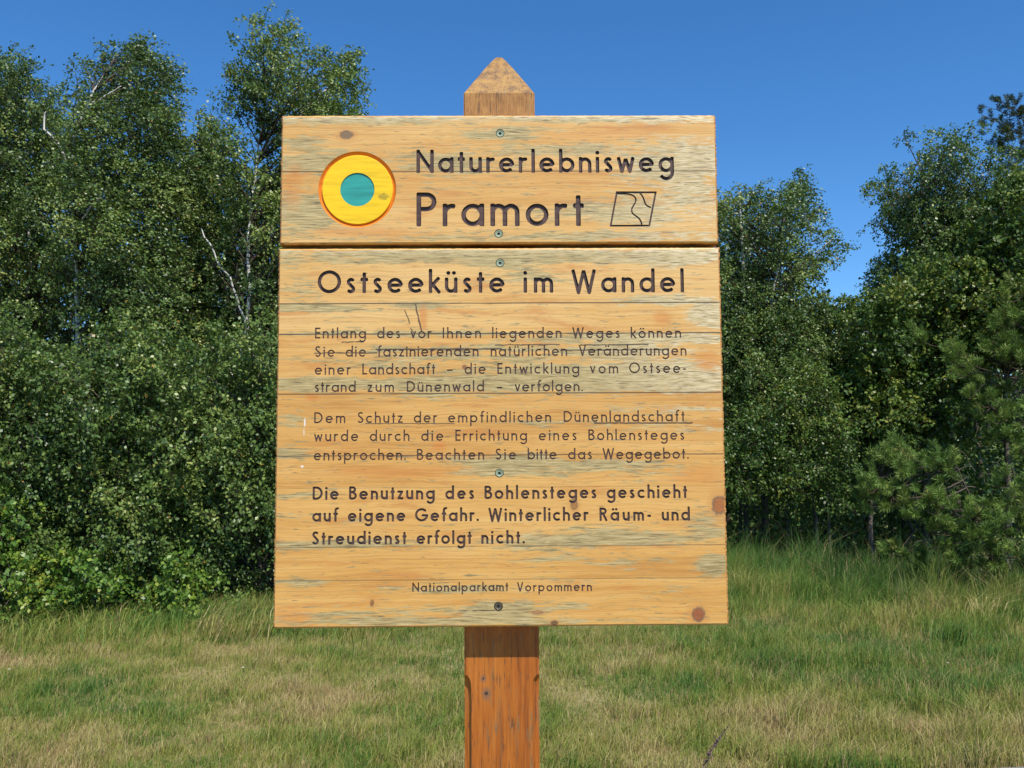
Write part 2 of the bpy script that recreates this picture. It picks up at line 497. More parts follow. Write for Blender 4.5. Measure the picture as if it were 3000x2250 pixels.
def glyph(ch, s):
    """centre lines of a geometric sans letter, cap height 1, stroke width s -> (strokes, advance width)"""
    h = s / 2
    X = XH
    c = X / 2
    r = c - h
    T = 1 - h
    if ch in 'üöä':
        st, wd = glyph({'ü': 'u', 'ö': 'o', 'ä': 'a'}[ch], s)
        e = X + 0.20
        q = min(0.12, wd * 0.22)
        return st + [('dot', wd / 2 - q, e), ('dot', wd / 2 + q, e)], wd
    g = {
        'N': ([[(h, 0), (h, 1)], [(h, T), (0.74 - h, h)], [(0.74 - h, 0), (0.74 - h, 1)]], 0.74),
        'P': ([[(h, 0), (h, 1)], [(h, T), (0.32, T)] + arc(0.30, 0.72, 0.28 - h, 90, -90) + [(h, 0.44 + h)]], 0.58),
        'O': ([arc(0.5, 0.5, 0.5 - h, 0, 360, 40)], 1.0),
        'W': ([[(h * 0.8, 1), (0.29, 0.0), (0.52, 0.96)], [(0.52, 0.96), (0.75, 0.0), (1.04 - h * 0.8, 1)]], 1.04),
        'E': ([[(h, 0), (h, 1)], [(h, T), (0.48, T)], [(h, 0.52), (0.45, 0.52)], [(h, h), (0.48, h)]], 0.48),
        'I': ([[(h, 0), (h, 1)]], s),
        'S': ([arc(0.27, 0.75, 0.25 - h, 35, 240) + arc(0.25, 0.27, 0.27 - h, 62, -150)], 0.52),
        'V': ([[(h * 0.8, 1), (0.33, 0.0)], [(0.33, 0.0), (0.66 - h * 0.8, 1)]], 0.66),
        'L': ([[(h, 0), (h, 1)], [(h, h), (0.44, h)]], 0.44),
        'D': ([[(h, h), (h, T), (0.26, T)] + arc(0.26, 0.5, 0.5 - h, 90, -90) + [(h, h)]], 0.76),
        'B': ([[(h, h), (h, T), (0.29, T)] + arc(0.28, 0.755, 0.245 - h, 90, -90) + [(h, 0.51)], [(0.28, 0.51)] + arc(0.29, 0.255 + h / 2, 0.255 - h / 2, 90, -90)[1:-1] + [(0.29, h), (h, h)]], 0.56),
        'G': ([arc(0.5, 0.5, 0.5 - h, 42, 340, 30), [(0.52, 0.46), (1.0 - h, 0.46)], [(1 - h, 0.46)] + arc(0.5, 0.5, 0.5 - h, -5, -30, 3)], 0.98),
        'R': ([[(h, 0), (h, 1)], [(h, T), (0.30, T)] + arc(0.29, 0.735, 0.265 - h, 90, -90) + [(h, 0.47 + h)], [(0.27, 0.47 + h), (0.54, 0)]], 0.56),
        'a': ([arc(c, c, r, 0, 360, 30), [(X - h, 0), (X - h, X)]], X),
        'b': ([arc(c, c, r, 0, 360, 30), [(h, 0), (h, 1.03)]], X),
        'c': ([arc(c, c, r, 48, 312)], X * 0.86),
        'd': ([arc(c, c, r, 0, 360, 30), [(X - h, 0), (X - h, 1.03)]], X),
        'e': ([arc(c, c, r, 0, 318), [(h, c + 0.01), (X - h, c + 0.01)]], X),
        'f': ([[(0.16, 0), (0.16, 0.82)] + arc(0.16 + 0.15, 0.84, 0.15, 180, 70), [(0, X - h), (0.33, X - h)]], 0.34),
        'g': ([arc(c, c, r, 0, 360, 30), [(X - h, X), (X - h, -0.02)] + arc(c, -0.02, r, -5, -150)], X),
        'h': ([[(h, 0), (h, 1.03)], arc(0.27, X - 0.27, 0.27 - h, 180, 0) + [(0.54 - h, 0)]], 0.54),
        'i': ([[(h, 0), (h, X)], ('dot', h, X + 0.20)], s),
        'k': ([[(h, 0), (h, 1.03)], [(h + 0.02, 0.27), (0.44, X)], [(0.17, 0.37), (0.47, 0)]], 0.47),
        'l': ([[(h, 0), (h, 1.03)]], s),
        'm': ([[(h, 0), (h, X)], arc(0.245, X - 0.245, 0.245 - h, 180, 0) + [(0.49 - h, 0)], arc(0.49 - s + 0.245, X - 0.245, 0.245 - h, 180, 0) + [(0.98 - s - h, 0)]], 0.98 - s),
        'n': ([[(h, 0), (h, X)], arc(0.27, X - 0.27, 0.27 - h, 180, 0) + [(0.54 - h, 0)]], 0.54),
        'o': ([arc(c, c, r, 0, 360, 30)], X),
        'p': ([arc(c, c, r, 0, 360, 30), [(h, -0.32), (h, X)]], X),
        'r': ([[(h, 0), (h, X)], arc(0.27, X - 0.27, 0.27 - h, 180, 70)], 0.36),
        's': ([arc(0.205, X - 0.175, 0.175 - h * 0.9, 40, 235) + arc(0.20, 0.18, 0.18 - h * 0.9, 55, -145)], 0.40),
        't': ([[(0.15, 0), (0.15, 0.9)], [(0, X - h), (0.30, X - h)]], 0.30),
        'u': ([[(h, X), (h, 0.27)] + arc(0.27, 0.27, 0.27 - h, 180, 360), [(0.54 - h, 0), (0.54 - h, X)]], 0.54),
        'v': ([[(h * 0.7, X), (0.24, h * 0.5)], [(0.24, h * 0.5), (0.48 - h * 0.7, X)]], 0.48),
        'w': ([[(h * 0.7, X), (0.20, h * 0.5), (0.37, X - h)], [(0.37, X - h), (0.54, h * 0.5), (0.74 - h * 0.7, X)]], 0.74),
        'z': ([[(0.0, X - h), (0.44 - h, X - h), (h, h), (0.45, h)]], 0.45),
        '-': ([[(0, 0.36), (0.27, 0.36)]], 0.27),
        '–': ([[(0, 0.36), (0.46, 0.36)]], 0.46),
        '.': ([('dot', 0.06, h * 1.1)], 0.13),
    }
    return g[ch]


def contours(ch, s):
    """outline loops of a routed letter: contour of the distance to its centre lines"""
    strokes, wd = glyph(ch, s)
    h = s / 2
    cell = max(0.02, s / 4.6)
    x0, x1, y0, y1 = -0.12, wd + 0.14, -0.42, 1.18
    gx = np.arange(x0, x1 + cell, cell)
    gy = np.arange(y0, y1 + cell, cell)
    PX, PY = np.meshgrid(gx, gy, indexing='ij')
    D = np.full(PX.shape, 9.0)
    for st in strokes:
        if st[0] == 'dot':
            D = np.minimum(D, np.hypot(PX - st[1], PY - st[2]) - 0.18 * h)
            continue
        closed = math.hypot(st[0][0] - st[-1][0], st[0][1] - st[-1][1]) < 1e-6
        for i in range(len(st) - 1):
            ax, ay = st[i]
            bx, by = st[i + 1]
            L = math.hypot(bx - ax, by - ay)
            if L < 1e-9:
                continue
            ux, uy = (bx - ax) / L, (by - ay) / L
            al = (PX - ax) * ux + (PY - ay) * uy
            pe = np.abs(-(PX - ax) * uy + (PY - ay) * ux)
            d = np.hypot(PX - ax - np.clip(al, 0, L) * ux, PY - ay - np.clip(al, 0, L) * uy)
            if i == 0 and not closed:
                d = np.where(al < 0, np.maximum(pe, -al + h), d)
            if i == len(st) - 2 and not closed:
                d = np.where(al > L, np.maximum(pe, al - L + h), d)
            D = np.minimum(D, d)
    D = D - h
    # marching squares
    segs = {}
    nx, ny = D.shape

    def ip(i0, j0, i1, j1):
        a, b = D[i0, j0], D[i1, j1]
        t = min(0.98, max(0.02, a / (a - b)))
        return (gx[i0] + (gx[i1] - gx[i0]) * t, gy[j0] + (gy[j1] - gy[j0]) * t)

    pts = {}
    nb = {}
    for i in range(nx - 1):
        for j in range(ny - 1):
            ins = [D[i, j] < 0, D[i + 1, j] < 0, D[i + 1, j + 1] < 0, D[i, j + 1] < 0]
            k = sum(ins)
            if k == 0 or k == 4:
                continue
            cs = [(i, j), (i + 1, j), (i + 1, j + 1), (i, j + 1)]
            cr = []
            for e in range(4):
                if ins[e] != ins[(e + 1) % 4]:
                    a, b = cs[e], cs[(e + 1) % 4]
                    key = (min(a, b), max(a, b))
                    if key not in pts:
                        pts[key] = ip(*key[0], *key[1])
                    cr.append(key)
            prs = [(cr[0], cr[1])] if len(cr) == 2 else [(cr[0], cr[1]), (cr[2], cr[3])]
            for a, b in prs:
                nb.setdefault(a, []).append(b)
                nb.setdefault(b, []).append(a)
    loops = []
    seen = set()
    for k in list(nb):
        if k in seen:
            continue
        lp = [k]
        seen.add(k)
        cur = k
        while True:
            nx_ = [q for q in nb[cur] if q not in seen]
            if not nx_:
                break
            cur = nx_[0]
            seen.add(cur)
            lp.append(cur)
        loops.append([pts[q] for q in lp])
    out = []
    for lp in loops:
        P = np.array(lp)
        # drop points that lie on straight runs, twice
        for tol in (0.012 * s, 0.05 * s):
            keep = []
            n = len(P)
            i = 0
            while i < n:
                a, b, c_ = P[i - 1], P[i], P[(i + 1) % n]
                v = c_ - a
                d = abs(v[0] * (b - a)[1] - v[1] * (b - a)[0]) / (np.hypot(*v) + 1e-12)
                if d < tol and i % 2:
                    pass
                else:
                    keep.append(i)
                i += 1
            P = P[keep]
        if len(P) >= 4:
            out.append(P)
    return out, wd


LINES = [
 (0.0437,0.0066,[('Naturerlebnisweg', -0.1552, 0.3271, 2.1117)]),
 (0.0646,0.0088,[('Pramort', -0.1549, 0.1564, 2.0097)]),
 (0.0432,0.0064,[('Ostseeküste', -0.3368, 0.0087, 1.8845), ('im', 0.0436, 0.0984, 1.8842), ('Wandel', 0.1327, 0.3412, 1.8841)]),
 (0.0202,0.0026,[('Entlang', -0.3404, -0.2469, 1.8006), ('des', -0.2265, -0.1841, 1.8004), ('vor', -0.1649, -0.1263, 1.8002), ('Ihnen', -0.1059, -0.0354, 1.8), ('liegenden', -0.015, 0.1131, 1.7997), ('Weges', 0.1331, 0.2207, 1.7993), ('können', 0.2408, 0.3339, 1.799)]),
 (0.0201,0.0026,[('Sie', -0.34, -0.3038, 1.7665), ('die', -0.284, -0.2466, 1.7665), ('faszinierenden', -0.2258, -0.04, 1.7664), ('natürlichen', -0.0178, 0.123, 1.7664), ('Veränderungen', 0.1446, 0.3432, 1.7664)]),
 (0.0201,0.0026,[('einer', -0.3401, -0.2742, 1.7337), ('Landschaft', -0.2532, -0.1198, 1.7338), ('–', -0.0979, -0.0877, 1.7338), ('die', -0.0658, -0.0269, 1.7338), ('Entwicklung', -0.0056, 0.1449, 1.7338), ('vom', 0.165, 0.2166, 1.7338), ('Ostsee-', 0.2367, 0.3417, 1.7338)]),
 (0.0200,0.0026,[('strand', -0.3399, -0.265, 1.7018), ('zum', -0.2435, -0.1951, 1.7016), ('Dünenwald', -0.1717, -0.0302, 1.7014), ('–', -0.0067, 0.0034, 1.7012), ('verfolgen.', 0.0265, 0.1511, 1.701)]),
 (0.0201,0.0026,[('Dem', -0.3401, -0.2835, 1.6449), ('Schutz', -0.261, -0.1789, 1.6449), ('der', -0.1587, -0.1159, 1.6449), ('empfindlichen', -0.0961, 0.0923, 1.6448), ('Dünenlandschaft', 0.1154, 0.3373, 1.6448)]),
 (0.0200,0.0026,[('wurde', -0.3397, -0.2596, 1.6119), ('durch', -0.2388, -0.1664, 1.6118), ('die', -0.1451, -0.1046, 1.6116), ('Errichtung', -0.0828, 0.048, 1.6115), ('eines', 0.0695, 0.1388, 1.6113), ('Bohlensteges', 0.1602, 0.3361, 1.611)]),
 (0.0201,0.0026,[('entsprochen.', -0.34, -0.1731, 1.5773), ('Beachten', -0.1528, -0.0304, 1.577), ('Sie', -0.0096, 0.028, 1.5769), ('bitte', 0.0489, 0.1019, 1.5768), ('das', 0.1228, 0.1665, 1.5766), ('Wegegebot.', 0.1859, 0.3433, 1.5765)]),
 (0.0241,0.0040,[('Die', -0.3414, -0.294, 1.5061), ('Benutzung', -0.2755, -0.1202, 1.506), ('des', -0.1012, -0.0486, 1.5058), ('Bohlensteges', -0.03, 0.1737, 1.5056), ('geschieht', 0.1922, 0.3388, 1.5054)]),
 (0.0240,0.0040,[('auf', -0.3416, -0.2953, 1.4668), ('eigene', -0.2774, -0.1733, 1.4665), ('Gefahr.', -0.1559, -0.0408, 1.4661), ('Winterlicher', -0.023, 0.1584, 1.4656), ('Räum-', 0.1786, 0.2723, 1.465), ('und', 0.2919, 0.3432, 1.4647)]),
 (0.0239,0.0040,[('Streudienst', -0.3415, -0.1713, 1.4257), ('erfolgt', -0.1531, -0.0536, 1.4255), ('nicht.', -0.036, 0.0423, 1.4253)]),
 (0.0165,0.0024,[('Nationalparkamt', -0.1604, 0.0123, 1.3407), ('Vorpommern', 0.0283, 0.1631, 1.3399)]),
]
GC = {}


def text_words(i):
    cap, sw, words = LINES[i]
    return [(('t', i, k), text_loops((cap, sw, [wd]))) for k, wd in enumerate(words)]


def text_loops(line):
    cap, sw, words = line
    s = round(sw / cap, 4)
    loops = []
    for (txt, xl, xr, zb) in words:
        gs = []
        for ch in txt:
            if (ch, s) not in GC:
                GC[(ch, s)] = contours(ch, s)
            gs.append(GC[(ch, s)])
        tot = sum(g[1] for g in gs) * cap
        gap = (xr - xl - tot) / max(1, len(gs) - 1)
        squeeze = 1.0
        if len(gs) > 1 and gap < 0.05 * cap:
            squeeze = (xr - xl - 0.05 * cap * (len(gs) - 1)) / tot
            gap = 0.05 * cap
        if len(gs) == 1:
            squeeze = (xr - xl) / tot
        x = xl
        for lps, wd in gs:
            for P in lps:
                loops.append(np.column_stack([x + P[:, 0] * cap * squeeze, zb + P[:, 1] * cap]))
            x += wd * cap * squeeze + gap
    return loops


def circle(cx, cz, r, n=24):
    a = np.arange(n) * 2 * np.pi / n
    return np.column_stack([cx + r * np.cos(a), cz + r * np.sin(a)])


def stroke_loops(path, wd):
    """closed outline of a polyline groove"""
    P = np.array(path, float)
    T = np.gradient(P, axis=0)
    T /= np.linalg.norm(T, axis=1, keepdims=True)
    N = np.column_stack([-T[:, 1], T[:, 0]]) * wd / 2
    return np.concatenate([P + N, (P - N)[::-1]])


def smooth_path(P, n=4):
    P = np.array(P, float)
    for _ in range(2):
        Q = [P[0]]
        for a, b in zip(P[:-1], P[1:]):
            Q += [a * 0.75 + b * 0.25, a * 0.25 + b * 0.75]
        Q.append(P[-1])
        P = np.array(Q)
    return P


WEATHER = [  # x, z, rx, rz, amount of lost glaze
    (-0.33, 2.13, 0.10, 0.020, 0.7), (-0.37, 2.17, 0.05, 0.012, 0.6), (0.34, 2.13, 0.11, 0.040, 0.65), (0.10, 2.155, 0.25, 0.012, 0.5),
    (0.0, 2.187, 0.07, 0.010, 0.9), (-0.36, 2.04, 0.07, 0.030, 0.8), (0.25, 2.035, 0.13, 0.030, 0.55), (0.36, 2.08, 0.06, 0.05, 0.5), (-0.2, 2.215, 0.25, 0.010, 0.6), (0.2, 2.218, 0.25, 0.008, 0.7),
    (-0.1, 2.13, 0.12, 0.03, 0.45), (0.1, 1.99, 0.35, 0.010, 0.5),
    (0.0, 1.955, 0.45, 0.018, 0.65), (0.0, 1.942, 0.06, 0.010, 1.0), (0.30, 1.95, 0.14, 0.020, 0.7), (-0.38, 1.90, 0.05, 0.04, 0.5), (0.05, 1.915, 0.10, 0.02, 0.5),
    (-0.35, 1.858, 0.12, 0.008, 0.8), (0.32, 1.87, 0.12, 0.010, 0.7), (-0.15, 1.860, 0.05, 0.008, 0.8), (0.385, 1.84, 0.04, 0.025, 0.8), (-0.3, 1.835, 0.08, 0.012, 0.3),
    (0.25, 1.798, 0.22, 0.010, 0.9), (-0.2, 1.809, 0.30, 0.006, 0.7), (0.0, 1.782, 0.3, 0.008, 0.6), (-0.22, 1.781, 0.05, 0.006, 1.0), (0.22, 1.775, 0.14, 0.012, 0.85), (-0.1, 1.765, 0.30, 0.006, 0.6),
    (0.18, 1.735, 0.30, 0.024, 0.85), (-0.33, 1.716, 0.14, 0.013, 1.0), (-0.05, 1.716, 0.25, 0.014, 0.95), (0.28, 1.712, 0.2, 0.014, 0.95), (-0.2, 1.75, 0.2, 0.008, 0.5), (-0.13, 1.692, 0.12, 0.006, 0.6),
    (-0.38, 1.65, 0.04, 0.02, 0.45), (0.28, 1.668, 0.2, 0.008, 0.45), (0.30, 1.63, 0.14, 0.010, 0.45), (0.1, 1.645, 0.3, 0.006, 0.4),
    (-0.38, 1.59, 0.05, 0.012, 0.6), (0.02, 1.573, 0.12, 0.014, 0.9), (0.15, 1.567, 0.15, 0.010, 0.85), (-0.02, 1.553, 0.08, 0.008, 0.9), (0.09, 1.555, 0.07, 0.012, 0.6), (0.25, 1.55, 0.10, 0.02, 0.4),
    (-0.37, 1.515, 0.06, 0.006, 0.7), (-0.36, 1.48, 0.08, 0.005, 0.6), (-0.2, 1.472, 0.12, 0.010, 0.4), (0.37, 1.455, 0.05, 0.022, 0.8), (0.22, 1.45, 0.12, 0.012, 0.5),
    (-0.3, 1.427, 0.14, 0.010, 0.85), (0.18, 1.432, 0.22, 0.013, 0.85), (-0.02, 1.418, 0.3, 0.004, 0.6),
    (0.384, 1.385, 0.030, 0.020, 1.0), (0.1, 1.40, 0.12, 0.012, 0.45), (0.22, 1.39, 0.08, 0.02, 0.4), (-0.37, 1.36, 0.06, 0.012, 0.5), (-0.1, 1.345, 0.14, 0.010, 0.55), (0.1, 1.357, 0.1, 0.008, 0.5),
    (0.12, 1.315, 0.08, 0.010, 0.6), (0.3, 1.33, 0.08, 0.03, 0.3), (-0.30, 1.302, 0.16, 0.008, 0.6), (-0.1, 1.312, 0.1, 0.006, 0.5), (0.0, 1.305, 0.075, 0.016, 1.1), (-0.15, 1.288, 0.28, 0.007, 0.95), (0.15, 1.288, 0.15, 0.005, 0.6),
]


def weather(P, rim=None):
    x, z = P[:, 0], P[:, 1]
    a = np.zeros(len(P))
    for cx, cz, rx, rz, am in WEATHER:
        d = ((x - cx) / rx) ** 2 + ((z - cz) / rz) ** 2
        a = np.maximum(a, am * np.exp(-d * 0.7))
    a = a - 0.10 + 0.12 * (z > 1.94)
    return a


def bleach(P):
    x, z = P[:, 0], P[:, 1]
    return np.clip((x - 0.12) / 0.28, 0, 1) * np.clip((z - 1.55) / 0.15, 0, 1) * 0.8 + 0.9 * np.clip((z - 2.208) / 0.008, 0, 1) + 0.7 * np.clip((z - 1.956) / 0.008, 0, 1) * (z < 1.98)


TH = 0.040


def carved_board(name, parent, x0, x1, z0, z1, lines, extra, seed):
    """a plank board whose face is cut open by every carved outline; returns the board and the carved meshes"""
    rng = np.random.default_rng(seed)
    IN = 0.0036
    loops, owner = [], []
    for key, lps in list(lines) + list(extra):
        for lp in lps:
            x_, y_ = lp[:, 0] - lp[0, 0], lp[:, 1] - lp[0, 1]
            if np.sum(x_ * np.roll(y_, -1) - np.roll(x_, -1) * y_) < 0:
                lp = lp[::-1]
            loops.append(lp)
            owner.append(key)
    xs = np.linspace(x0 + IN, x1 - IN, int((x1 - x0) / 0.009))
    zs = np.linspace(z0 + IN, z1 - IN, int((z1 - z0) / 0.0075))
    rect = ([(x, zs[0]) for x in xs[:-1]] + [(xs[-1], z) for z in zs[:-1]] + [(x, zs[-1]) for x in xs[:0:-1]] + [(xs[0], z) for z in zs[:0:-1]])
    pts = [tuple(p) for p in rect]
    faces = [list(range(len(rect)))]
    for lp in loops:
        b = len(pts)
        pts += [tuple(p) for p in lp]
        faces.append(list(range(b, b + len(lp))))
    gx, gz = np.meshgrid(xs[1:-1], zs[1:-1])
    grid = np.column_stack([gx.ravel(), gz.ravel()]) + rng.uniform(-0.0012, 0.0012, (gx.size, 2))
    lp_all = np.concatenate(loops)
    # keep grid points away from the outlines so no sliver triangles appear
    cellk = {}
    for p in lp_all:
        cellk.setdefault((int(p[0] / 0.003), int(p[1] / 0.003)), 1)
    ok = [not any((int(p[0] / 0.003) + i, int(p[1] / 0.003) + j) in cellk for i in (-1, 0, 1) for j in (-1, 0, 1)) for p in grid]
    pts += [tuple(p) for p in grid[np.array(ok)]]
    ov, oe, of, vmap, emap, fmap = delaunay_2d_cdt([Vector(p) for p in pts], [], faces, 0, 1e-7)
    ov = np.array([(v.x, v.y) for v in ov])
    wood, carved = [], {}
    for f, ids in zip(of, fmap):
        ids = [i for i in ids]
        if 0 not in ids:
            continue
        inn = [i for i in ids if i > 0]
        if len(inn) % 2 == 0:
            wood.append(tuple(f))
        else:
            carved.setdefault(owner[inn[0] - 1], []).append(tuple(f))
    # face, with normals towards -y
    V = [(p[0], 0.0, p[1]) for p in ov]
    F, mi = [], []
    def fix(f):
        a, b, c = (ov[i] for i in f[:3])
        return f if (b[0] - a[0]) * (c[1] - a[1]) - (b[1] - a[1]) * (c[0] - a[0]) > 0 else tuple(reversed(f))
    for f in wood:
        F.append(fix(f))
        mi.append(0)
    wv = list(weather(ov))
    bv = list(bleach(ov))
    # rounded rim with saw marks, sides and back
    prof = [(0.0, 0.0), (IN * 0.55, 0.0012), (IN * 0.9, 0.0035), (IN, 0.0065), (IN, TH)]
    def per(n_x=150, n_z=None):
        n_z = n_z or int((z1 - z0) / 0.0024)
        a, b, c, d = x0 + IN, x1 - IN, z0 + IN, z1 - IN
        P, N = [], []
        for i in range(n_x):
            P.append((a + (b - a) * i / n_x, c)); N.append((0, -1))
        for i in range(n_z):
            P.append((b, c + (d - c) * i / n_z)); N.append((1, 0))
        for i in range(n_x):
            P.append((b - (b - a) * i / n_x, d)); N.append((0, 1))
        for i in range(n_z):
            P.append((a, d - (d - c) * i / n_z)); N.append((-1, 0))
        return np.array(P), np.array(N, float)
    P, N = per()
    N0 = N.copy()
    for i in range(len(P)):                      # mitred corners
        if tuple(N0[i]) != tuple(N0[i - 1]):
            N[i] = N0[i] + N0[i - 1]
    jit = rng.uniform(-1, 1, len(P)) * np.where(np.abs(N[:, 0]) > 0.5, 0.0008, 0.0003)
    ring = []
    for k, (out, dep) in enumerate(prof):
        b = len(V)
        jj = jit * (0 if k in (0,) else 1)
        for i in range(len(P)):
            V.append((P[i, 0] + N[i, 0] * (out + jj[i]), dep, P[i, 1] + N[i, 1] * (out + jj[i])))
            wv.append(0.15)
            bv.append(0.6 if N[i, 1] > 0.5 else 0.0)
        ring.append(b)
    n = len(P)
    for k in range(len(prof) - 1):
        for i in range(n):
            j = (i + 1) % n
            F.append((ring[k] + i, ring[k + 1] + i, ring[k + 1] + j, ring[k] + j))
            top = abs(N[i, 1]) > 0.5 and abs(N[i, 0]) < 0.5
            mi.append(0 if top and k < 2 else 1)
    F.append(tuple(ring[-1] + i for i in reversed(range(n))))
    mi.append(1)
    bo = mesh(name, V, F, [M_BOARD, M_EDGE], parent, mi, vattr={'weathering': wv, 'bleach': bv})
    return bo, ov, carved, fix


def carve(name, parent, ov, tris, fix, depth, mat, y0=0.0):
    """floor and walls of a carved outline"""
    ed = {}
    F0 = [fix(f) for f in tris]
    for f in F0:
        for a, b in zip(f, f[1:] + f[:1]):
            ed[(a, b)] = ed.get((a, b), 0) + 1
    bnd = [e for e in ed if (e[1], e[0]) not in ed]
    ids = sorted({i for f in F0 for i in f})
    mp = {v: i for i, v in enumerate(ids)}
    V = [(ov[i][0], depth, ov[i][1]) for i in ids]
    top = {}
    F = [tuple(mp[i] for i in f) for f in F0]
    for a, b in bnd:
        for q in (a, b):
            if q not in top:
                top[q] = len(V)
                V.append((ov[q][0], y0, ov[q][1]))
        F.append((mp[a], mp[b], top[b], top[a]))
    return mesh(name, V, F, mat, parent)


sign = empty('information_sign', (0, 0.11, 0))
tag(sign, 'golden wooden information board with carved German text and a yellow ring on a brown post', 'sign')


def rel(o):
    """keep world coordinates for a child of the sign"""
    o.location = Vector(o.location) - Vector((0, 0.11, 0))
    return o


HX = 0.4085
SCREWS = [(0.0015, 2.1874), (-0.0020, 1.9959), (0.0003, 1.9406), (-0.0027, 1.5525), (-0.0056, 1.3141)]
EM = (-0.2651, 2.0804)
head_lines = [q for i in (0, 1) for q in text_words(i)]
body_lines = [q for i in range(2, len(LINES)) for q in text_words(i)]
GW = 0.0034
para = [(0.2192, 2.0738), (0.2920, 2.0734), (0.2788, 2.0101), (0.2067, 2.0101)]
Pm = np.array(para)
cen = Pm.mean(0)
def inset(P, d):
    out = []
    n = len(P)
    for i in range(n):
        a, b, c = P[i - 1], P[i], P[(i + 1) % n]
        u, v = (b - a) / np.linalg.norm(b - a), (c - b) / np.linalg.norm(c - b)
        n1, n2 = np.array([u[1], -u[0]]), np.array([v[1], -v[0]])
        out.append(b + (n1 + n2) / (1 + n1 @ n2) * d)
    return np.array(out)
po, pi_ = inset(Pm, -GW / 2), inset(Pm, GW / 2)
c1 = smooth_path([(0.2204, 2.0708), (0.236, 2.0706), (0.2455, 2.0695), (0.2530, 2.0650), (0.2552, 2.0590), (0.2522, 2.0515), (0.2467, 2.0430), (0.2461, 2.0363), (0.2500, 2.0310), (0.2595, 2.0250), (0.2640, 2.0170), (0.2648, 2.0118)])
c2 = smooth_path([(0.2622, 2.0718), (0.2670, 2.0670), (0.2705, 2.0570), (0.2720, 2.0510), (0.2765, 2.0468), (0.2828, 2.0446)])
def densify(P, d=0.006):
    out = []
    for a, b in zip(P, np.roll(P, -1, axis=0)):
        k = max(1, int(np.linalg.norm(b - a) / d))
        out += [a + (b - a) * i / k for i in range(k)]
    return np.array(out)
emblem_loops = [densify(po), densify(pi_), stroke_loops(c1, GW * 0.85), stroke_loops(c2, GW * 0.85)]
head_extra = [('map', emblem_loops), ('disc', [circle(EM[0], EM[1], 0.0725, 72)])] + [(('s', i), [circle(*SCREWS[i], 0.0081)]) for i in (0, 1)]
body_extra = [(('s', i), [circle(*SCREWS[i], 0.0081)]) for i in (2, 3, 4)]
ZG0, ZG1 = 1.9690, 1.9765
hb = carved_board('header_board', sign, -HX, HX, ZG1, 2.2227, head_lines, head_extra, 1)
tb = carved_board('text_board', sign, -HX - 0.0015, HX + 0.0015, 1.2773, ZG0, body_lines, body_extra, 2)
for bo in (hb, tb):
    rel(bo[0])
hb[0]['label'] = 'upper board with the yellow ring emblem and the trail name'
tb[0]['label'] = 'lower board with the paragraphs of carved text'


def screw(parent, i, mat, y=0.0005):
    cx, cz = SCREWS[i]
    # dished countersunk head with a raised rim and a six-lobed socket
    prof = [(0.0072, 0.0030), (0.0072, 0.0005), (0.0062, 0.0), (0.0042, 0.0009), (0.0034, 0.0009)]
    n = 24
    V, F, mi = [], [], []
    a = np.arange(n) * 2 * np.pi / n
    for r, d in prof:
        V += [(cx + r * math.cos(q), y + d, cz + r * math.sin(q)) for q in a]
    for d in (0.0009, 0.0028):
        V += [(cx + (0.0026 + 0.0005 * math.cos(6 * q)) * math.cos(q), y + d, cz + (0.0026 + 0.0005 * math.cos(6 * q)) * math.sin(q)) for q in a]
    m_ = len(prof) + 2
    for k in range(m_ - 1):
        for j in range(n):
            F.append((k * n + j, (k + 1) * n + j, (k + 1) * n + (j + 1) % n, k * n + (j + 1) % n))
            mi.append(1 if k >= len(prof) else 0)
    F = [tuple(reversed(f)) for f in F]
    F.append(tuple((m_ - 1) * n + j for j in range(n)))
    mi.append(1)
    o = mesh('screw', V, F, [mat, M_DARK], parent, mi)
    return o


for (bo, ov, carved, fix), idx in ((hb, (0, 1)), (tb, range(2, len(LINES)))):
    for i in idx:
        dpt = 0.0034 if LINES[i][1] > 0.006 else (0.0019 if LINES[i][1] > 0.003 else 0.0012)
        for k, wd in enumerate(LINES[i][2]):
            o = carve('lettering', bo, ov, carved[('t', i, k)], fix, dpt, M_LETTER)
            o['label'] = 'carved dark brown word ' + wd[0]
    for key, tr in carved.items():
        if key == 'map':
            carve('map_emblem', bo, ov, tr, fix, 0.0022, M_LETTER)
        elif key == 'disc':
            V, F = [], []
            n = 72
            a = np.arange(n) * 2 * np.pi / n
            def ringmesh(name, prof, mat, close):
                V, F = [], []
                for r, d in prof:
                    V += [(EM[0] + r * math.cos(q), d, EM[1] + r * math.sin(q)) for q in a]
                for k in range(len(prof) - 1):
                    for j in range(n):
                        F.append((k * n + j, k * n + (j + 1) % n, (k + 1) * n + (j + 1) % n, (k + 1) * n + j))
                if close:
                    F.append(tuple((len(prof) - 1) * n + j for j in range(n)))
                return mesh(name, V, F, mat, bo)
            ringmesh('orange_groove', [(0.0725, 0.0), (0.0722, 0.0004), (0.0682, 0.0048), (0.0664, 0.0052), (0.0660, 0.0052)], M_ORA, False)
            ringmesh('yellow_ring', [(0.0660, 0.0052), (0.0658, 0.0016), (0.0650, 0.0010), (0.0318, 0.0010)], M_YEL, False)
            ringmesh('teal_disc', [(0.0318, 0.0010), (0.0316, 0.0028), (0.0, 0.0028)], M_TEAL, False)
        elif key[0] == 's':
            carve('screw_hole', bo, ov, tr, fix, 0.0035, M_LETTER if key[1] != 4 else M_DARK)
            screw(bo, key[1], M_RUST if key[1] == 4 else M_ZINC)

# ---- post
HWP = 0.0686
YF, YB = TH + 0.0006, TH + 0.0006 + 0.137
YM = (YF + YB) / 2


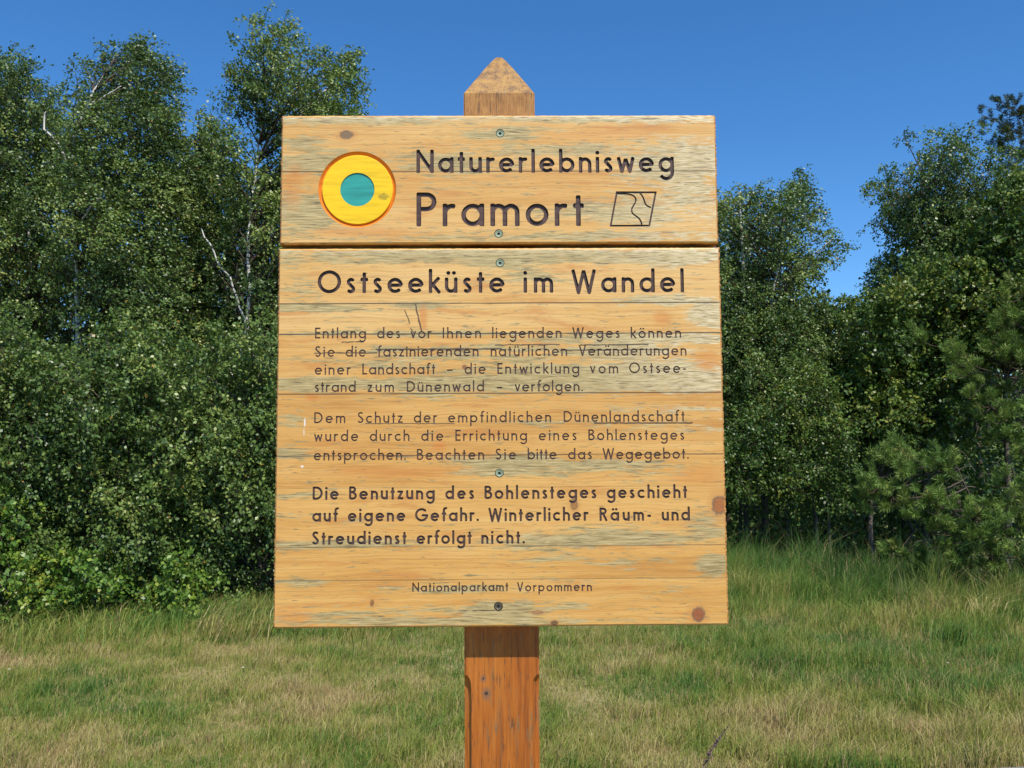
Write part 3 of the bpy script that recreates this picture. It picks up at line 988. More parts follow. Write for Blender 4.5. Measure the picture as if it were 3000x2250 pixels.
def post_mesh():
    # cross-section rings; below the stop the two front corners and rear corners carry a hollow cove
    def section(cv):
        pts = []
        e = 0.0022
        def corner(sx, sy):
            # from the side towards the front/back, listed counter-clockwise later
            cx, cy = sx * HWP, (YF if sy < 0 else YB)
            ix, iy = -sx, (1 if sy < 0 else -1)
            out = []
            for k in range(6):
                q = k / 5 * math.pi / 2
                # cove centred on the corner edge: concave quarter circle of radius cv, tiny bevel if cv is small
                rr = max(cv, e)
                out.append((cx + ix * rr * math.sin(q), cy + iy * rr * math.cos(q)))
            return out
        c00 = corner(-1, -1)          # front-left: starts on the left side, ends on the front
        c10 = corner(1, -1)
        c11 = corner(1, 1)
        c01 = corner(-1, 1)
        return c00 + c10[::-1] + c11 + c01[::-1]
    zs = [(-0.5, 0.0128), (1.150, 0.0128), (1.160, 0.0127), (1.168, 0.0120), (1.174, 0.0108), (1.179, 0.0086), (1.1825, 0.0055), (1.1840, 0.0022),
          (1.30, 0.0022), (1.6, 0.0022), (2.0, 0.0022), (2.2820, 0.0022)]
    V, F = [], []
    for z, cv in zs:
        for (x, y) in section(cv):
            V.append((x, y, z))
    n = 24
    for k in range(len(zs) - 1):
        for j in range(n):
            F.append((k * n + j, k * n + (j + 1) % n, (k + 1) * n + (j + 1) % n, (k + 1) * n + j))
    # pyramid head with a softly rounded tip
    b = (len(zs) - 1) * n
    base = [V[b + j] for j in range(n)]
    prev = b
    for f, z in ((0.985, 2.2835), (0.40, 2.3500), (0.16, 2.3750), (0.09, 2.3812), (0.04, 2.3835)):
        s0 = len(V)
        for (x, y, _) in base:
            V.append((x * f, YM + (y - YM) * f, z))
        for j in range(n):
            F.append((prev + j, prev + (j + 1) % n, s0 + (j + 1) % n, s0 + j))
        prev = s0
    F.append(tuple(prev + j for j in range(n)))
    return V, F


pv, pf = post_mesh()
post = rel(mesh('post', pv, pf, M_POST, sign))

# ================================================================== THE LANDSCAPE
RNG = np.random.default_rng(11)


def sstep(x, a, b):
    t = np.clip((np.asarray(x, float) - a) / (b - a), 0, 1)
    return t * t * (3 - 2 * t)


def vnoise(x, y, seed=0):
    """smooth value noise in the plane"""
    r = np.random.default_rng(seed).random((64, 64))
    xi, yi = np.floor(x).astype(int), np.floor(y).astype(int)
    fx, fy = x - xi, y - yi
    fx, fy = fx * fx * (3 - 2 * fx), fy * fy * (3 - 2 * fy)
    a, b = r[xi % 64, yi % 64], r[(xi + 1) % 64, yi % 64]
    c, d = r[xi % 64, (yi + 1) % 64], r[(xi + 1) % 64, (yi + 1) % 64]
    return (a * (1 - fx) + b * fx) * (1 - fy) + (c * (1 - fx) + d * fx) * fy


def fbm(x, y, seed=0, o=3):
    s, a, t = 0, 0.5, 0
    for i in range(o):
        s = s + a * vnoise(x * 2 ** i + 17.3 * i, y * 2 ** i + 5.1 * i, seed + i)
        t += a
        a *= 0.5
    return s / t


def gh(x, y):
    x, y = np.asarray(x, float), np.asarray(y, float)
    h = 0.10 * np.exp(-((x - 1.9) / 1.9) ** 2) * sstep(y, 5.8, 9.0) * (1 - sstep(y, 10.5, 14))
    h = h + 0.07 * (fbm(x * 0.9, y * 0.9, 3) - 0.5) * sstep(y, 2.9, 4.0) + 0.05 * (fbm(x * 2.7, y * 2.7, 8) - 0.5) * sstep(y, 3.0, 4.0)
    return h * (1 - sstep(np.hypot(x, y), 30, 60))


def path_edge(x):
    return 2.900 - 0.006 * np.clip(np.asarray(x), -3, 3) + 0.085 * np.clip(np.abs(np.asarray(x)) / 2.75, 0, 1.25) ** 6


def edge_y(x):
    """where the meadow ends and the trees begin"""
    return np.interp(x, [-9, -3, -0.8, 0.5, 1.6, 2.6, 3.6, 4.6, 6, 9], [6.7, 6.85, 7.3, 8.6, 9.2, 8.9, 7.9, 7.2, 7.0, 7.0]) + 0.15 * np.sin(np.asarray(x) * 1.7)


# ---- ground
def ground_material():
    t = NT('meadow_soil')
    o = t.obj()
    sp = t.n('ShaderNodeSeparateXYZ')
    t.put(sp.inputs[0], o)
    n1 = t.noise(o, 1.3, 4)
    n2 = t.noise(o, 22, 4, 0.65)
    n3 = t.noise(t.vmath('MULTIPLY', o, (60, 90, 60)), 1, 3)
    mead = t.ramp(t.math('MULTIPLY_ADD', n2, 0.5, t.math('MULTIPLY', n1, 0.5)), [(0.38, (0.14, 0.14, 0.045)), (0.5, (0.23, 0.20, 0.08)), (0.62, (0.34, 0.28, 0.14))])
    mead = t.mix(t.ss(n3, 0.35, 0.7, 0, 0.4), mead, (0.10, 0.085, 0.035))
    wood = t.ramp(n2, [(0.35, (0.012, 0.012, 0.005)), (0.6, (0.032, 0.028, 0.012))])  # dark forest floor, with the shade under the trees put into its colour
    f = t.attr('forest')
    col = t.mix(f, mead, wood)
    return t.set(col, 0.95, 0.1, bump=n2, bstr=0.7, bdist=0.03)


def axis(lim, fine0, fine1, step):
    a = np.arange(fine0, fine1 + step / 2, step)
    lo, hi, s = [fine0], [fine1], step
    while lo[-1] > -lim:
        s *= 1.35
        lo.append(lo[-1] - s)
        hi.append(hi[-1] + s)
    return np.concatenate([lo[:0:-1], a, hi[1:]])


gxs, gys = axis(900, -9, 10, 0.16), axis(900, 0.0, 15, 0.14)
GX, GY = np.meshgrid(gxs, gys, indexing='ij')
GZ = gh(GX, GY)
V = np.column_stack([GX.ravel(), GY.ravel(), GZ.ravel()])
nx, ny = GX.shape
ii = np.arange(nx * ny).reshape(nx, ny)
F = np.stack([ii[:-1, :-1], ii[1:, :-1], ii[1:, 1:], ii[:-1, 1:]], -1).reshape(-1, 4)
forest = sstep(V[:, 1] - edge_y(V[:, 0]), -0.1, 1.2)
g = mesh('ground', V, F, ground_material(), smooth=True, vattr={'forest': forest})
g['kind'] = 'structure'

t = NT('grey_path_gravel')
o_ = t.obj()
n_ = t.noise(o_, 160, 4, 0.6)
M_PATH = t.set(t.mix(t.ss(t.noise(o_, 6, 3), 0.35, 0.65, 0, 0.6), t.ramp(n_, [(0.35, (0.14, 0.135, 0.12)), (0.6, (0.27, 0.265, 0.245))]), (0.22, 0.21, 0.19)), 0.9, 0.2, bump=n_, bstr=0.6, bdist=0.01)
px = np.linspace(-40, 40, 321)
pe = path_edge(px) + RNG.uniform(-0.012, 0.012, px.size)
py = np.stack([np.full(px.size, 0.75), np.full(px.size, 1.6), pe - 0.05, pe], 1)
pz = np.stack([gh(px, py[:, k]) + (0.022 if k < 3 else 0.004) for k in range(4)], 1)
pz[:, :] = np.maximum(pz, 0.022 * (np.arange(4) < 3) + 0.003)
V = np.stack([np.repeat(px[:, None], 4, 1), py, pz], -1).reshape(-1, 3)
ii = np.arange(px.size * 4).reshape(-1, 4)
F = np.stack([ii[:-1, :-1], ii[1:, :-1], ii[1:, 1:], ii[:-1, 1:]], -1).reshape(-1, 4)
pth = mesh('path', V, F, M_PATH)
pth['kind'] = 'structure'


# ---- grass
def grass_material(name, stops, rough=0.55):
    t = NT(name)
    col = t.ramp(t.attr('tint'), stops)
    t.set(col, rough, 0.25)
    tr = t.n('ShaderNodeBsdfTranslucent')
    t.put(tr.inputs[0], col)
    mx = t.n('ShaderNodeMixShader')
    mx.inputs[0].default_value = 0.35
    t.t.links.new(t.b.outputs[0], mx.inputs[1])
    t.t.links.new(tr.outputs[0], mx.inputs[2])
    t.t.links.new(mx.outputs[0], t.out.inputs[0])
    return t.m


M_GRASS = grass_material('mixed_meadow_grass', [(0.0, (0.085, 0.180, 0.034)), (0.20, (0.150, 0.245, 0.040)), (0.42, (0.250, 0.285, 0.050)), (0.60, (0.355, 0.325, 0.085)), (0.82, (0.53, 0.44, 0.20)), (1.0, (0.40, 0.25, 0.13))])


def blades(x, y, L, wd, lean, tint, curl=0.6, z=None, wdir=None):
    """tapered, bent blades: one quad and a tip"""
    n = len(x)
    z0 = gh(x, y) - 0.01 if z is None else z
    ang = RNG.uniform(0, 2 * np.pi, n)
    la = RNG.normal(0.35, 1.5, n) if wdir is None else wdir    # most lean with the wind, to the right
    ld = np.column_stack([np.cos(la), np.sin(la)]) * lean[:, None]
    side = np.column_stack([np.cos(ang), np.sin(ang)]) * wd[:, None] / 2
    base = np.column_stack([x, y, z0])
    up = np.array([0, 0, 1.0])
    m1 = base + np.column_stack([ld * 0.30, np.full(n, 0.58)]) * L[:, None]
    tp = base + np.column_stack([ld, 0.95 - 0.30 * curl * lean]) * L[:, None]
    s3 = np.column_stack([side, np.zeros(n)])
    V = np.stack([base - s3, base + s3, m1 + s3 * 0.8, m1 - s3 * 0.8, tp + s3 * 0.12, tp - s3 * 0.12], 1).reshape(-1, 3)
    b = np.arange(n)[:, None] * 6
    F = np.concatenate([b + np.array([0, 1, 2, 3]), b + np.array([3, 2, 4, 5])], 0)
    return V, F, np.concatenate([tint, tint])


def scatter(n, x0, x1, y0, y1):
    x, y = RNG.uniform(x0, x1, n), RNG.uniform(y0, y1, n)
    return x, y


# short meadow grass, thick in view and thinning elsewhere
N = 420000
yy = 2.9 + (RNG.random(N) ** 1.15) * 8.2
xx = (RNG.random(N) - 0.5) * 2 * (0.72 * (yy + 1.62) + 0.6)
keep = (yy > path_edge(xx) - 0.02) & (yy < edge_y(xx) + 2.6) & (RNG.random(xx.size) < 1.15 - 0.35 * (yy - edge_y(xx)))
xx, yy = xx[keep], yy[keep]
patch = fbm(xx * 0.75 + 3, yy * 1.5, 21, 3)
p2 = fbm(xx * 2.6, yy * 4.0, 31, 3)
p3 = fbm(xx * 7, yy * 9, 41, 2)
dry = 0.43 + 0.85 * (patch - 0.5) + 0.95 * (p2 - 0.5) + 0.50 * (p3 - 0.5) - 0.20 * sstep(xx, 0.5, 2.4) * sstep(yy, 3.2, 4.6) - 0.06 * sstep(yy, 5.0, 7.0) - 0.22 * sstep(yy - edge_y(xx), -0.9, 0.2) + 0.08 * sstep(xx, -0.3, -1.6)  # greener near the trees, with the shade under the bushes put into the tint
tint = np.clip(dry + RNG.normal(0, 0.15, xx.size), 0, 0.95)
red = (RNG.random(xx.size) < 0.05 + 0.22 * sstep(fbm(xx * 1.7, yy * 2.9, 55, 2), 0.56, 0.72))
tint = np.where(red, RNG.uniform(0.85, 1.0, xx.size), tint)
hfac = (0.45 + 0.75 * fbm(xx * 1.6, yy * 1.6, 61, 2) + 0.75 * sstep(fbm(xx * 5.5, yy * 5.5, 67, 2), 0.45, 0.75)) * (1.0 + 0.55 * sstep(xx, 0.4, 2.2))
L = RNG.uniform(0.035, 0.095, xx.size) * hfac * (1 + 0.9 * sstep(yy - edge_y(xx), -1.2, 0.2)) * (1 + 0.8 * sstep(xx, 0.6, 1.6) * sstep(yy, 6.2, 8.0))
V, F, tt = blades(xx, yy, L, RNG.uniform(0.0024, 0.0048, xx.size), RNG.uniform(0.05, 0.85, xx.size), tint)
o = mesh('grass', V, F, M_GRASS, fattr={'tint': tt})
tag(o, 'short wind-blown meadow grass, part green and part dry straw', 'grass', kind='stuff')

# long bent grass along the edge of the trees and on the low rise
N = 26000
xx = RNG.uniform(-7.0, 7.5, N)
yy = edge_y(xx) + RNG.normal(-0.25, 0.45, N)
dens = 0.25 + 0.75 * sstep(fbm(xx * 1.5, yy * 1.5, 71, 2), 0.4, 0.65) + 0.5 * np.exp(-((xx - 2.0) / 1.3) ** 2)
k = RNG.random(N) < dens
xx, yy = xx[k], yy[k]
tint = np.clip(0.28 + 0.8 * (fbm(xx * 1.3, yy * 1.3, 81, 2) - 0.5) + RNG.normal(0, 0.17, xx.size), 0, 0.85)
L = RNG.uniform(0.12, 0.34, xx.size)
wdt = RNG.uniform(0.004, 0.007, xx.size)
ln_ = RNG.uniform(0.2, 1.1, xx.size)
# scattered dry stalks standing above the short grass
n_s = 1500
ys = 2.95 + RNG.random(n_s) * 6.0
xs_ = (RNG.random(n_s) - 0.5) * 2 * (0.72 * (ys + 1.62) + 0.5)
ks = (ys < edge_y(xs_)) & (ys > path_edge(xs_) + 0.05) & (fbm(xs_ * 1.2, ys * 1.2, 91, 2) > 0.42)
xx, yy = np.r_[xx, xs_[ks]], np.r_[yy, ys[ks]]
tint = np.r_[tint, RNG.uniform(0.55, 0.9, ks.sum())]
L = np.r_[L, RNG.uniform(0.14, 0.30, ks.sum())]
wdt = np.r_[wdt, RNG.uniform(0.002, 0.0036, ks.sum())]
ln_ = np.r_[ln_, RNG.uniform(0.1, 0.8, ks.sum())]
V, F, tt = blades(xx, yy, L, wdt, ln_, tint, 0.9)
o = mesh('long_grass', V, F, M_GRASS, fattr={'tint': tt})
tag(o, 'long bent grass growing along the foot of the trees', 'grass', kind='stuff')


def tussock(cx, cy, n, Lm, tint0, label, spread=0.12, lean=(0.3, 1.2), wdir=0.2):
    r = np.abs(RNG.normal(0, spread, n))
    a = RNG.uniform(0, 2 * np.pi, n)
    x, y = cx + r * np.cos(a), cy + r * np.sin(a)
    L = Lm * RNG.uniform(0.5, 1.0, n)
    V, F, tt = blades(x, y, L, RNG.uniform(0.0045, 0.008, n), RNG.uniform(*lean, n), np.clip(RNG.normal(tint0, 0.09, n), 0, 0.9), 1.0, wdir=RNG.normal(wdir, 0.8, n))
    o = mesh('grass_tussock', V, F, M_GRASS, fattr={'tint': tt}, origin=(cx, cy, float(gh(cx, cy))))
    tag(o, label, 'grass tussock', 'grass tussocks at the edge of the meadow')


def onground(fx, fy):
    d = at(fx, fy, 10.0) - CAM
    s = -CAM[2] / d[2]
    for _ in range(6):
        p = CAM + d * s
        s = (float(gh(p[0], p[1])) - CAM[2]) / d[2]
    return CAM + d * s


p = onground(450, 1388)
tussock(p[0], p[1], 110, 0.50, 0.66, 'pale tussock with long arching blades leaning right, left of the sign under the bushes', 0.16)
p = onground(545, 1385)
tussock(p[0], p[1], 70, 0.52, 0.62, 'thin pale tussock close to the lower left corner of the sign board', 0.13)
p = onground(2060, 1392)
tussock(p[0], p[1], 420, 0.26, 0.12, 'dark green tussock of fine upright blades at the right of the meadow', 0.11, (0.1, 0.7))
p = onground(2120, 1345)
tussock(p[0], p[1], 90, 0.42, 0.72, 'straw-coloured seeding tussock under the young pine at the right edge', 0.14, (0.4, 1.4))

# small flowers in the meadow
t = NT('white_petals')
M_PETAL = t.set((0.78, 0.77, 0.70), 0.6)
t = NT('faded_purple_bracts')
nn = t.noise(t.obj(), 120, 2)
M_PURPLE = t.set(t.ramp(nn, [(0.35, (0.085, 0.045, 0.050)), (0.6, (0.20, 0.125, 0.135))]), 0.8, 0.1)
t = NT('green_stem')
M_STEM = t.set(t.ramp(t.noise(t.obj(), 40, 2), [(0.3, (0.05, 0.08, 0.02)), (0.7, (0.12, 0.13, 0.04))]), 0.7, 0.2)


def flower(fx, fy, label, r=0.012):
    p = onground(fx, fy + 6)
    e = empty('white_flower', (p[0], p[1], float(gh(p[0], p[1]))))
    tag(e, label, 'flower', 'small white flowers in the meadow')
    P = np.array([[(0, 0, 0), (0.004, 0, 0.04), (0.006, -0.004, 0.085)]])
    V, F = tubes(P, np.full((1, 3), 0.0014), 5)
    mesh('stem', V, F, M_STEM, e)
    V, F = [], []
    for k in range(11):
        a = k * 2 * math.pi / 11
        u, v = np.array([math.cos(a), math.sin(a), 0.25]), np.array([-math.sin(a), math.cos(a), 0])
        c = np.array([0.006, -0.004, 0.085])
        b = len(V)
        V += [c + u * r * 0.15 - v * r * 0.08, c + u * r * 0.6 - v * r * 0.22, c + u * r, c + u * r * 0.6 + v * r * 0.22, c + u * r * 0.15 + v * r * 0.08]
        F.append((b, b + 1, b + 2, b + 3, b + 4))
    mesh('petals', V, F, M_PETAL, e)


flower(17, 1466, 'single white flower at the far left edge of the meadow')
flower(523, 1462, 'single white flower below the lower left corner of the sign board', 0.010)
flower(2046, 1452, 'single white flower in the grass at the right below the young pine', 0.010)

p0, p1 = onground(1522, 1664), onground(1567, 1600)
e = empty('flower_spike', (p0[0], p0[1], float(gh(p0[0], p0[1]))))
tag(e, 'faded purple flower spike leaning right near the bottom edge, right of the post', 'flower')
tipx = 0.13
P = np.array([[(0, 0, 0), (0.02, 0, 0.07), (0.06, 0, 0.14), (tipx, 0, 0.22)]])
V, F = tubes(P, np.array([[0.003, 0.0028, 0.0022, 0.0012]]), 5)
mesh('stem', V, F, M_STEM, e)
V, F = [], []
for k in range(150):
    f = RNG.uniform(0.0, 1.0)
    c = np.array([tipx * f ** 1.5, 0, 0.22 * f]) + RNG.normal(0, 0.006 * (1.3 - f), 3)
    d1 = RNG.normal(0, 1, 3); d1 /= np.linalg.norm(d1)
    d2 = np.cross(d1, RNG.normal(0, 1, 3)); d2 /= np.linalg.norm(d2)
    b = len(V)
    q = 0.0085 * (1.2 - 0.5 * f)
    V += [c - d1 * q, c - d2 * q * 0.45, c + d1 * q, c + d2 * q * 0.45]
    F.append((b, b + 1, b + 2, b + 3))
mesh('blossoms', V, F, M_PURPLE, e)


# ---- trees
def leaf_material(name, stops, rough=0.42, trans=0.22, spec=0.5):
    t = NT(name)
    col = t.ramp(t.attr('tint'), stops)
    t.set(col, rough, spec)
    tr = t.n('ShaderNodeBsdfTranslucent')
    t.put(tr.inputs[0], t.mix(0.5, col, (0.10, 0.16, 0.01)))
    mx = t.n('ShaderNodeMixShader')
    mx.inputs[0].default_value = trans
    t.t.links.new(t.b.outputs[0], mx.inputs[1])
    t.t.links.new(tr.outputs[0], mx.inputs[2])
    t.t.links.new(mx.outputs[0], t.out.inputs[0])
    return t.m


M_BIRCH = leaf_material('birch_leaves', [(0.0, (0.050, 0.098, 0.022)), (0.45, (0.116, 0.194, 0.042)), (0.8, (0.205, 0.290, 0.064)), (0.96, (0.30, 0.35, 0.08)), (1.0, (0.30, 0.18, 0.035))], 0.42, 0.30, 0.48)
M_OAK = leaf_material('broad_bright_leaves', [(0.0, (0.042, 0.105, 0.016)), (0.5, (0.105, 0.205, 0.026)), (0.85, (0.200, 0.300, 0.038)), (1.0, (0.29, 0.31, 0.045))], 0.44, 0.28, 0.40)
M_YOAK = leaf_material('yellow_green_leaves', [(0.0, (0.036, 0.078, 0.013)), (0.5, (0.080, 0.150, 0.024)), (0.85, (0.150, 0.220, 0.034)), (1.0, (0.26, 0.26, 0.04))], 0.42, 0.26, 0.42)
M_NEEDLE = leaf_material('young_pine_needles', [(0.0, (0.066, 0.125, 0.026)), (0.5, (0.135, 0.225, 0.042)), (0.85, (0.23, 0.32, 0.070)), (1.0, (0.28, 0.24, 0.07))], 0.5, 0.18, 0.25)
M_DNEEDLE = leaf_material('old_pine_needles', [(0.0, (0.028, 0.050, 0.020)), (0.6, (0.055, 0.088, 0.030)), (0.9, (0.09, 0.12, 0.04)), (1.0, (0.17, 0.12, 0.04))], 0.5, 0.10, 0.25)


def bark(name, light, dark, scale, thr, foot=0.0):
    t = NT(name)
    o = t.obj()
    n1 = t.noise(t.vmath('MULTIPLY', o, (scale, scale, scale * 2.2)), 1, 4, 0.6)
    n2 = t.noise(t.vmath('MULTIPLY', o, (12, 12, 90)), 1, 3)
    col = t.mix(t.ss(n1, thr, thr + 0.08), light, dark)
    col = t.mix(t.ss(n2, 0.6, 0.72, 0, 0.6), col, dark)
    if foot:
        sp = t.n('ShaderNodeSeparateXYZ')
        t.put(sp.inputs[0], o)
        fz = t.math('MULTIPLY_ADD', t.math('SUBTRACT', n1, 0.5), 1.6, sp.outputs[2])
        col = t.mix(t.ss(fz, foot + 0.4, foot - 0.4), col, (0.075, 0.06, 0.048))
    return t.set(col, 0.7, 0.3, bump=n1, bstr=0.5, bdist=0.01)


M_WBARK = bark('white_birch_bark', (0.56, 0.53, 0.48), (0.06, 0.05, 0.045), 9, 0.54, 1.7)
M_BARK = bark('grey_brown_bark', (0.13, 0.105, 0.08), (0.04, 0.032, 0.025), 22, 0.5)
M_PBARK = bark('dark_pine_bark', (0.075, 0.055, 0.040), (0.03, 0.022, 0.018), 26, 0.5)
M_TWIG = bark('dark_twigs', (0.085, 0.062, 0.045), (0.03, 0.022, 0.018), 30, 0.5)
M_DEAD = bark('pale_dead_twigs', (0.22, 0.18, 0.13), (0.09, 0.07, 0.05), 30, 0.55)


def inside(px, py, poly):
    x, y = poly[:, 0], poly[:, 1]
    x2, y2 = np.roll(x, -1), np.roll(y, -1)
    c = np.zeros(px.shape, bool)
    for i in range(len(x)):
        cond = ((y[i] > py) != (y2[i] > py)) & (px < (x2[i] - x[i]) * (py - y[i]) / (y2[i] - y[i] + 1e-12) + x[i])
        c ^= cond
    return c


def poly_dist(p, poly):
    a, b = poly, np.roll(poly, -1, axis=0)
    d = b - a
    t = np.clip(((p - a) * d).sum(1) / ((d * d).sum(1) + 1e-12), 0, 1)
    return np.min(np.hypot(*(p - a - d * t[:, None]).T))


def resample(P, n):
    P = np.asarray(P, float)
    d = np.r_[0, np.cumsum(np.linalg.norm(np.diff(P, axis=0), axis=1))]
    s = np.linspace(0, d[-1], n)
    return np.column_stack([np.interp(s, d, P[:, i]) for i in range(3)])


def leaves(c, axis_, n_, L, W):
    """kite-shaped leaves: centres, long axes, normals"""
    sd_ = np.cross(axis_, n_)
    L, W = L[:, None], W[:, None]
    V = np.stack([c - axis_ * L * 0.5, c + sd_ * W * 0.5 - axis_ * L * 0.05, c + axis_ * L * 0.5, c - sd_ * W * 0.5 - axis_ * L * 0.05], 1).reshape(-1, 3)
    F = np.arange(len(c) * 4).reshape(-1, 4)
    return V, F


def unit(v):
    return v / (np.linalg.norm(v, axis=-1, keepdims=True) + 1e-9)


def lobes_in(poly, rmin, rmax, rng, fill=1.0, marg=0.80):
    """cover an outline (metres, x-z) with overlapping round clumps"""
    poly = np.asarray(poly, float)
    lo, hi = poly.min(0), poly.max(0)
    out = []
    for r, tries in ((rmax, 220), ((rmin + rmax) / 2, 320), (rmin, 620), (rmin * 0.6, 800)):
        for _ in range(int(tries * fill)):
            p = rng.uniform(lo, hi)
            if not inside(p[:1], p[1:], poly)[0]:
                continue
            if poly_dist(p, poly) < r * marg:
                continue
            if any(math.hypot(p[0] - q[0], p[1] - q[1]) < 0.62 * (r + q[2]) * 0.78 for q in out):
                continue
            out.append((p[0], p[1], r))
    return out


def tree(name, label, cat, outline, Y, depth, trunk_px, r0, leafm, barkm, seed, leafL=0.040, leafW=0.028, wind=0.45, droop=0.10,
         dens=125, per=24, rl=(0.20, 0.42), tint=(0.5, 0.2), group=None, spl=(0.14, 0.30), clear=None, limb_r=0.013, extra_limbs=(), far=0.0, skip=0.08, low=2, tufts=(), marg=0.80):
    """outline and trunk come in photograph positions, read on the plane y = Y"""
    rng = np.random.default_rng(seed)
    T = np.array([at(a, b, Y + (q[0] if q else 0.0)) for a, b, *q in trunk_px])
    base = T[0].copy()
    base[2] = float(gh(base[0], base[1])) - 0.05
    T[0] = base
    root = empty(name, tuple(base + np.array([0, 0, 0.05])))
    tag(root, label, cat, group)
    org = np.array(root.location)
    # trunk with a little wobble and taper
    Pt = resample(T, 26)
    Pt[1:-1, :2] += rng.normal(0, 0.010, (24, 2))
    rad = r0 * (1 - 0.88 * np.linspace(0, 1, 26)) * (1 + 0.35 * np.exp(-np.arange(26) / 1.5))
    parts = []
    V, F = tubes(Pt[None], rad[None], 9)
    parts.append((V, F, 0, 0.0))
    # crown clumps
    poly = np.array([(at(a, b, Y)[0], at(a, b, Y)[2]) for a, b in outline])
    poly[:, 1] = np.maximum(poly[:, 1], 0.02)
    LC, LR = [], []
    for side, fl in ((-1, 1.0), (1, 1.0)):
        for x, z, r in lobes_in(poly, rl[0], rl[1], rng, fl, marg):
            if rng.random() < skip:
                continue
            LC.append((x, Y + side * rng.uniform(0.0, 1.0) * depth * 1.3, z))
            LR.append(r)
    for a, b, r in tufts:
        q = at(a, b, Y)
        LC.append((q[0], Y + rng.uniform(-0.25, 0.25), q[2]))
        LR.append(r)
    LC, LR = np.array(LC), np.array(LR)
    # limbs from the trunk to the clumps
    lim = []
    for c in LC:
        hd = np.hypot(Pt[:, 0] - c[0], Pt[:, 1] - c[1])
        tgt = c[2] - 0.25 - 0.55 * hd
        k = max(low, int(np.argmin(np.abs(Pt[:, 2] - tgt) + 0.3 * hd)))
        a = Pt[k]
        mid_ = a * 0.5 + c * 0.5 + np.array([0, 0, 0.10 * np.linalg.norm(c - a)]) + rng.normal(0, 0.04, 3)
        tt_ = np.linspace(0, 1, 7)[:, None]
        lim.append((1 - tt_) ** 2 * a + 2 * tt_ * (1 - tt_) * mid_ + tt_ ** 2 * c)
    lim = np.array(lim)
    lr = np.linspace(1.0, 0.28, 7)[None] * limb_r * (0.6 + LR[:, None] / rl[1] * 0.7)
    V, F = tubes(lim, lr, 5)
    parts.append((V, F, 0 if barkm is M_BARK else 1, 0.0))
    for pth_, ra in extra_limbs:
        P = resample(np.array([at(a, b, Y + (q[0] if q else 0.0)) for a, b, *q in pth_]), 12)
        P[1:-1] += rng.normal(0, 0.008, (10, 3))
        V, F = tubes(P[None], np.linspace(ra, ra * 0.4, 12)[None], 6)
        parts.append((V, F, 0, 0.0))
    # leafy sprays
    SP, SD, SL, ST, SU = [], [], [], [], []
    cx = LC[:, 0].mean()
    for c, r in zip(LC, LR):
        n = max(6, int(dens * math.pi * r * r * (1.0 - far)))
        u = unit(rng.normal(0, 1, (n, 3)))
        rr = r * rng.random(n) ** 0.45
        s = c + u * rr[:, None] * 0.82
        d = unit(u * 0.7 + rng.normal(0, 0.45, (n, 3)) + np.array([wind, -0.12, 0.15]))
        ST.append(np.full(n, rng.normal(0, 0.18))); SU.append(u); SP.append(s); SD.append(d); SL.append(rng.uniform(spl[0], spl[1], n) * (0.7 + 0.5 * r / rl[1]))
    SP, SD, SL, ST, SU = (np.concatenate(q) for q in (SP, SD, SL, ST, SU))
    ns = len(SP)
    tp = np.linspace(0, 1, 5)
    path_ = SP[:, None, :] + SD[:, None, :] * (SL[:, None] * tp)[..., None]
    path_[..., 2] -= droop * (SL / 0.35)[:, None] * tp ** 2 * 1.2
    path_[..., 0] += wind * 0.12 * tp ** 2
    path_[..., 2] = np.maximum(path_[..., 2], 0.05)
    V, F = tubes(path_, np.linspace(0.0032, 0.0012, 5)[None].repeat(ns, 0), 3)
    parts_c = [(V, F, 1, 0.5)]
    # leaves
    u = rng.random((ns, per)) ** 0.8
    k0 = np.clip((u * 4).astype(int), 0, 3)
    f = u * 4 - k0
    ar = np.arange(ns)[:, None]
    c = path_[ar, k0] * (1 - f[..., None]) + path_[ar, k0 + 1] * f[..., None]
    c = c + rng.normal(0, 0.030, c.shape)
    c = c.reshape(-1, 3)
    sd_ = np.repeat(SD, per, 0)
    ax = unit(sd_ * 0.5 + rng.normal(0, 0.55, c.shape) + np.array([wind * 0.8, 0, -0.45]))
    nr = np.repeat(SU, per, 0) * 0.75 + rng.normal(0, 0.62, c.shape) + np.array([0, 0, 0.35])
    nr = unit(nr - (nr * ax).sum(1, keepdims=True) * ax)
    lt = np.repeat(ST, per)
    if clear is not None:
        # a gap in the leaves along a bare piece of trunk
        keep = np.ones(len(c), bool)
        for (q0, q1, wdt) in clear:
            A, B = at(*q0, Y), at(*q1, Y)
            dx = B - A
            tt_ = np.clip(((c[:, [0, 2]] - A[[0, 2]]) * dx[[0, 2]]).sum(1) / (dx[[0, 2]] ** 2).sum(), 0, 1)
            dd = np.hypot(c[:, 0] - A[0] - dx[0] * tt_, c[:, 2] - A[2] - dx[2] * tt_)
            keep &= ~((dd < wdt) & (c[:, 1] < Y + 0.05) & (rng.random(len(c)) < 0.85))
        c, ax, nr, lt = c[keep], ax[keep], nr[keep], lt[keep]
    Ls = leafL * rng.uniform(0.7, 1.2, len(c))
    V, F = leaves(c, ax, nr, Ls, Ls * leafW / leafL * rng.uniform(0.85, 1.1, len(c)))
    ti = np.clip(tint[0] + lt + 0.7 * (fbm(c[:, 0] * 1.9 + seed, c[:, 2] * 1.9, 90 + seed % 7, 2) - 0.5) + rng.normal(0, tint[1], len(c)), 0, 0.96)
    ti = np.where(rng.random(len(c)) < 0.006, 1.0, ti)
    parts_c.append((V, F, 0, ti))
    V, F, mi, tn = join(parts)
    mesh('trunk', V - org, F, [barkm, M_TWIG], root, mi, smooth=True)
    V, F, mi, tn = join(parts_c)
    mesh('crown', V - org, F, [leafm, M_TWIG], root, mi, fattr={'tint': tn})
    return root, len(c)


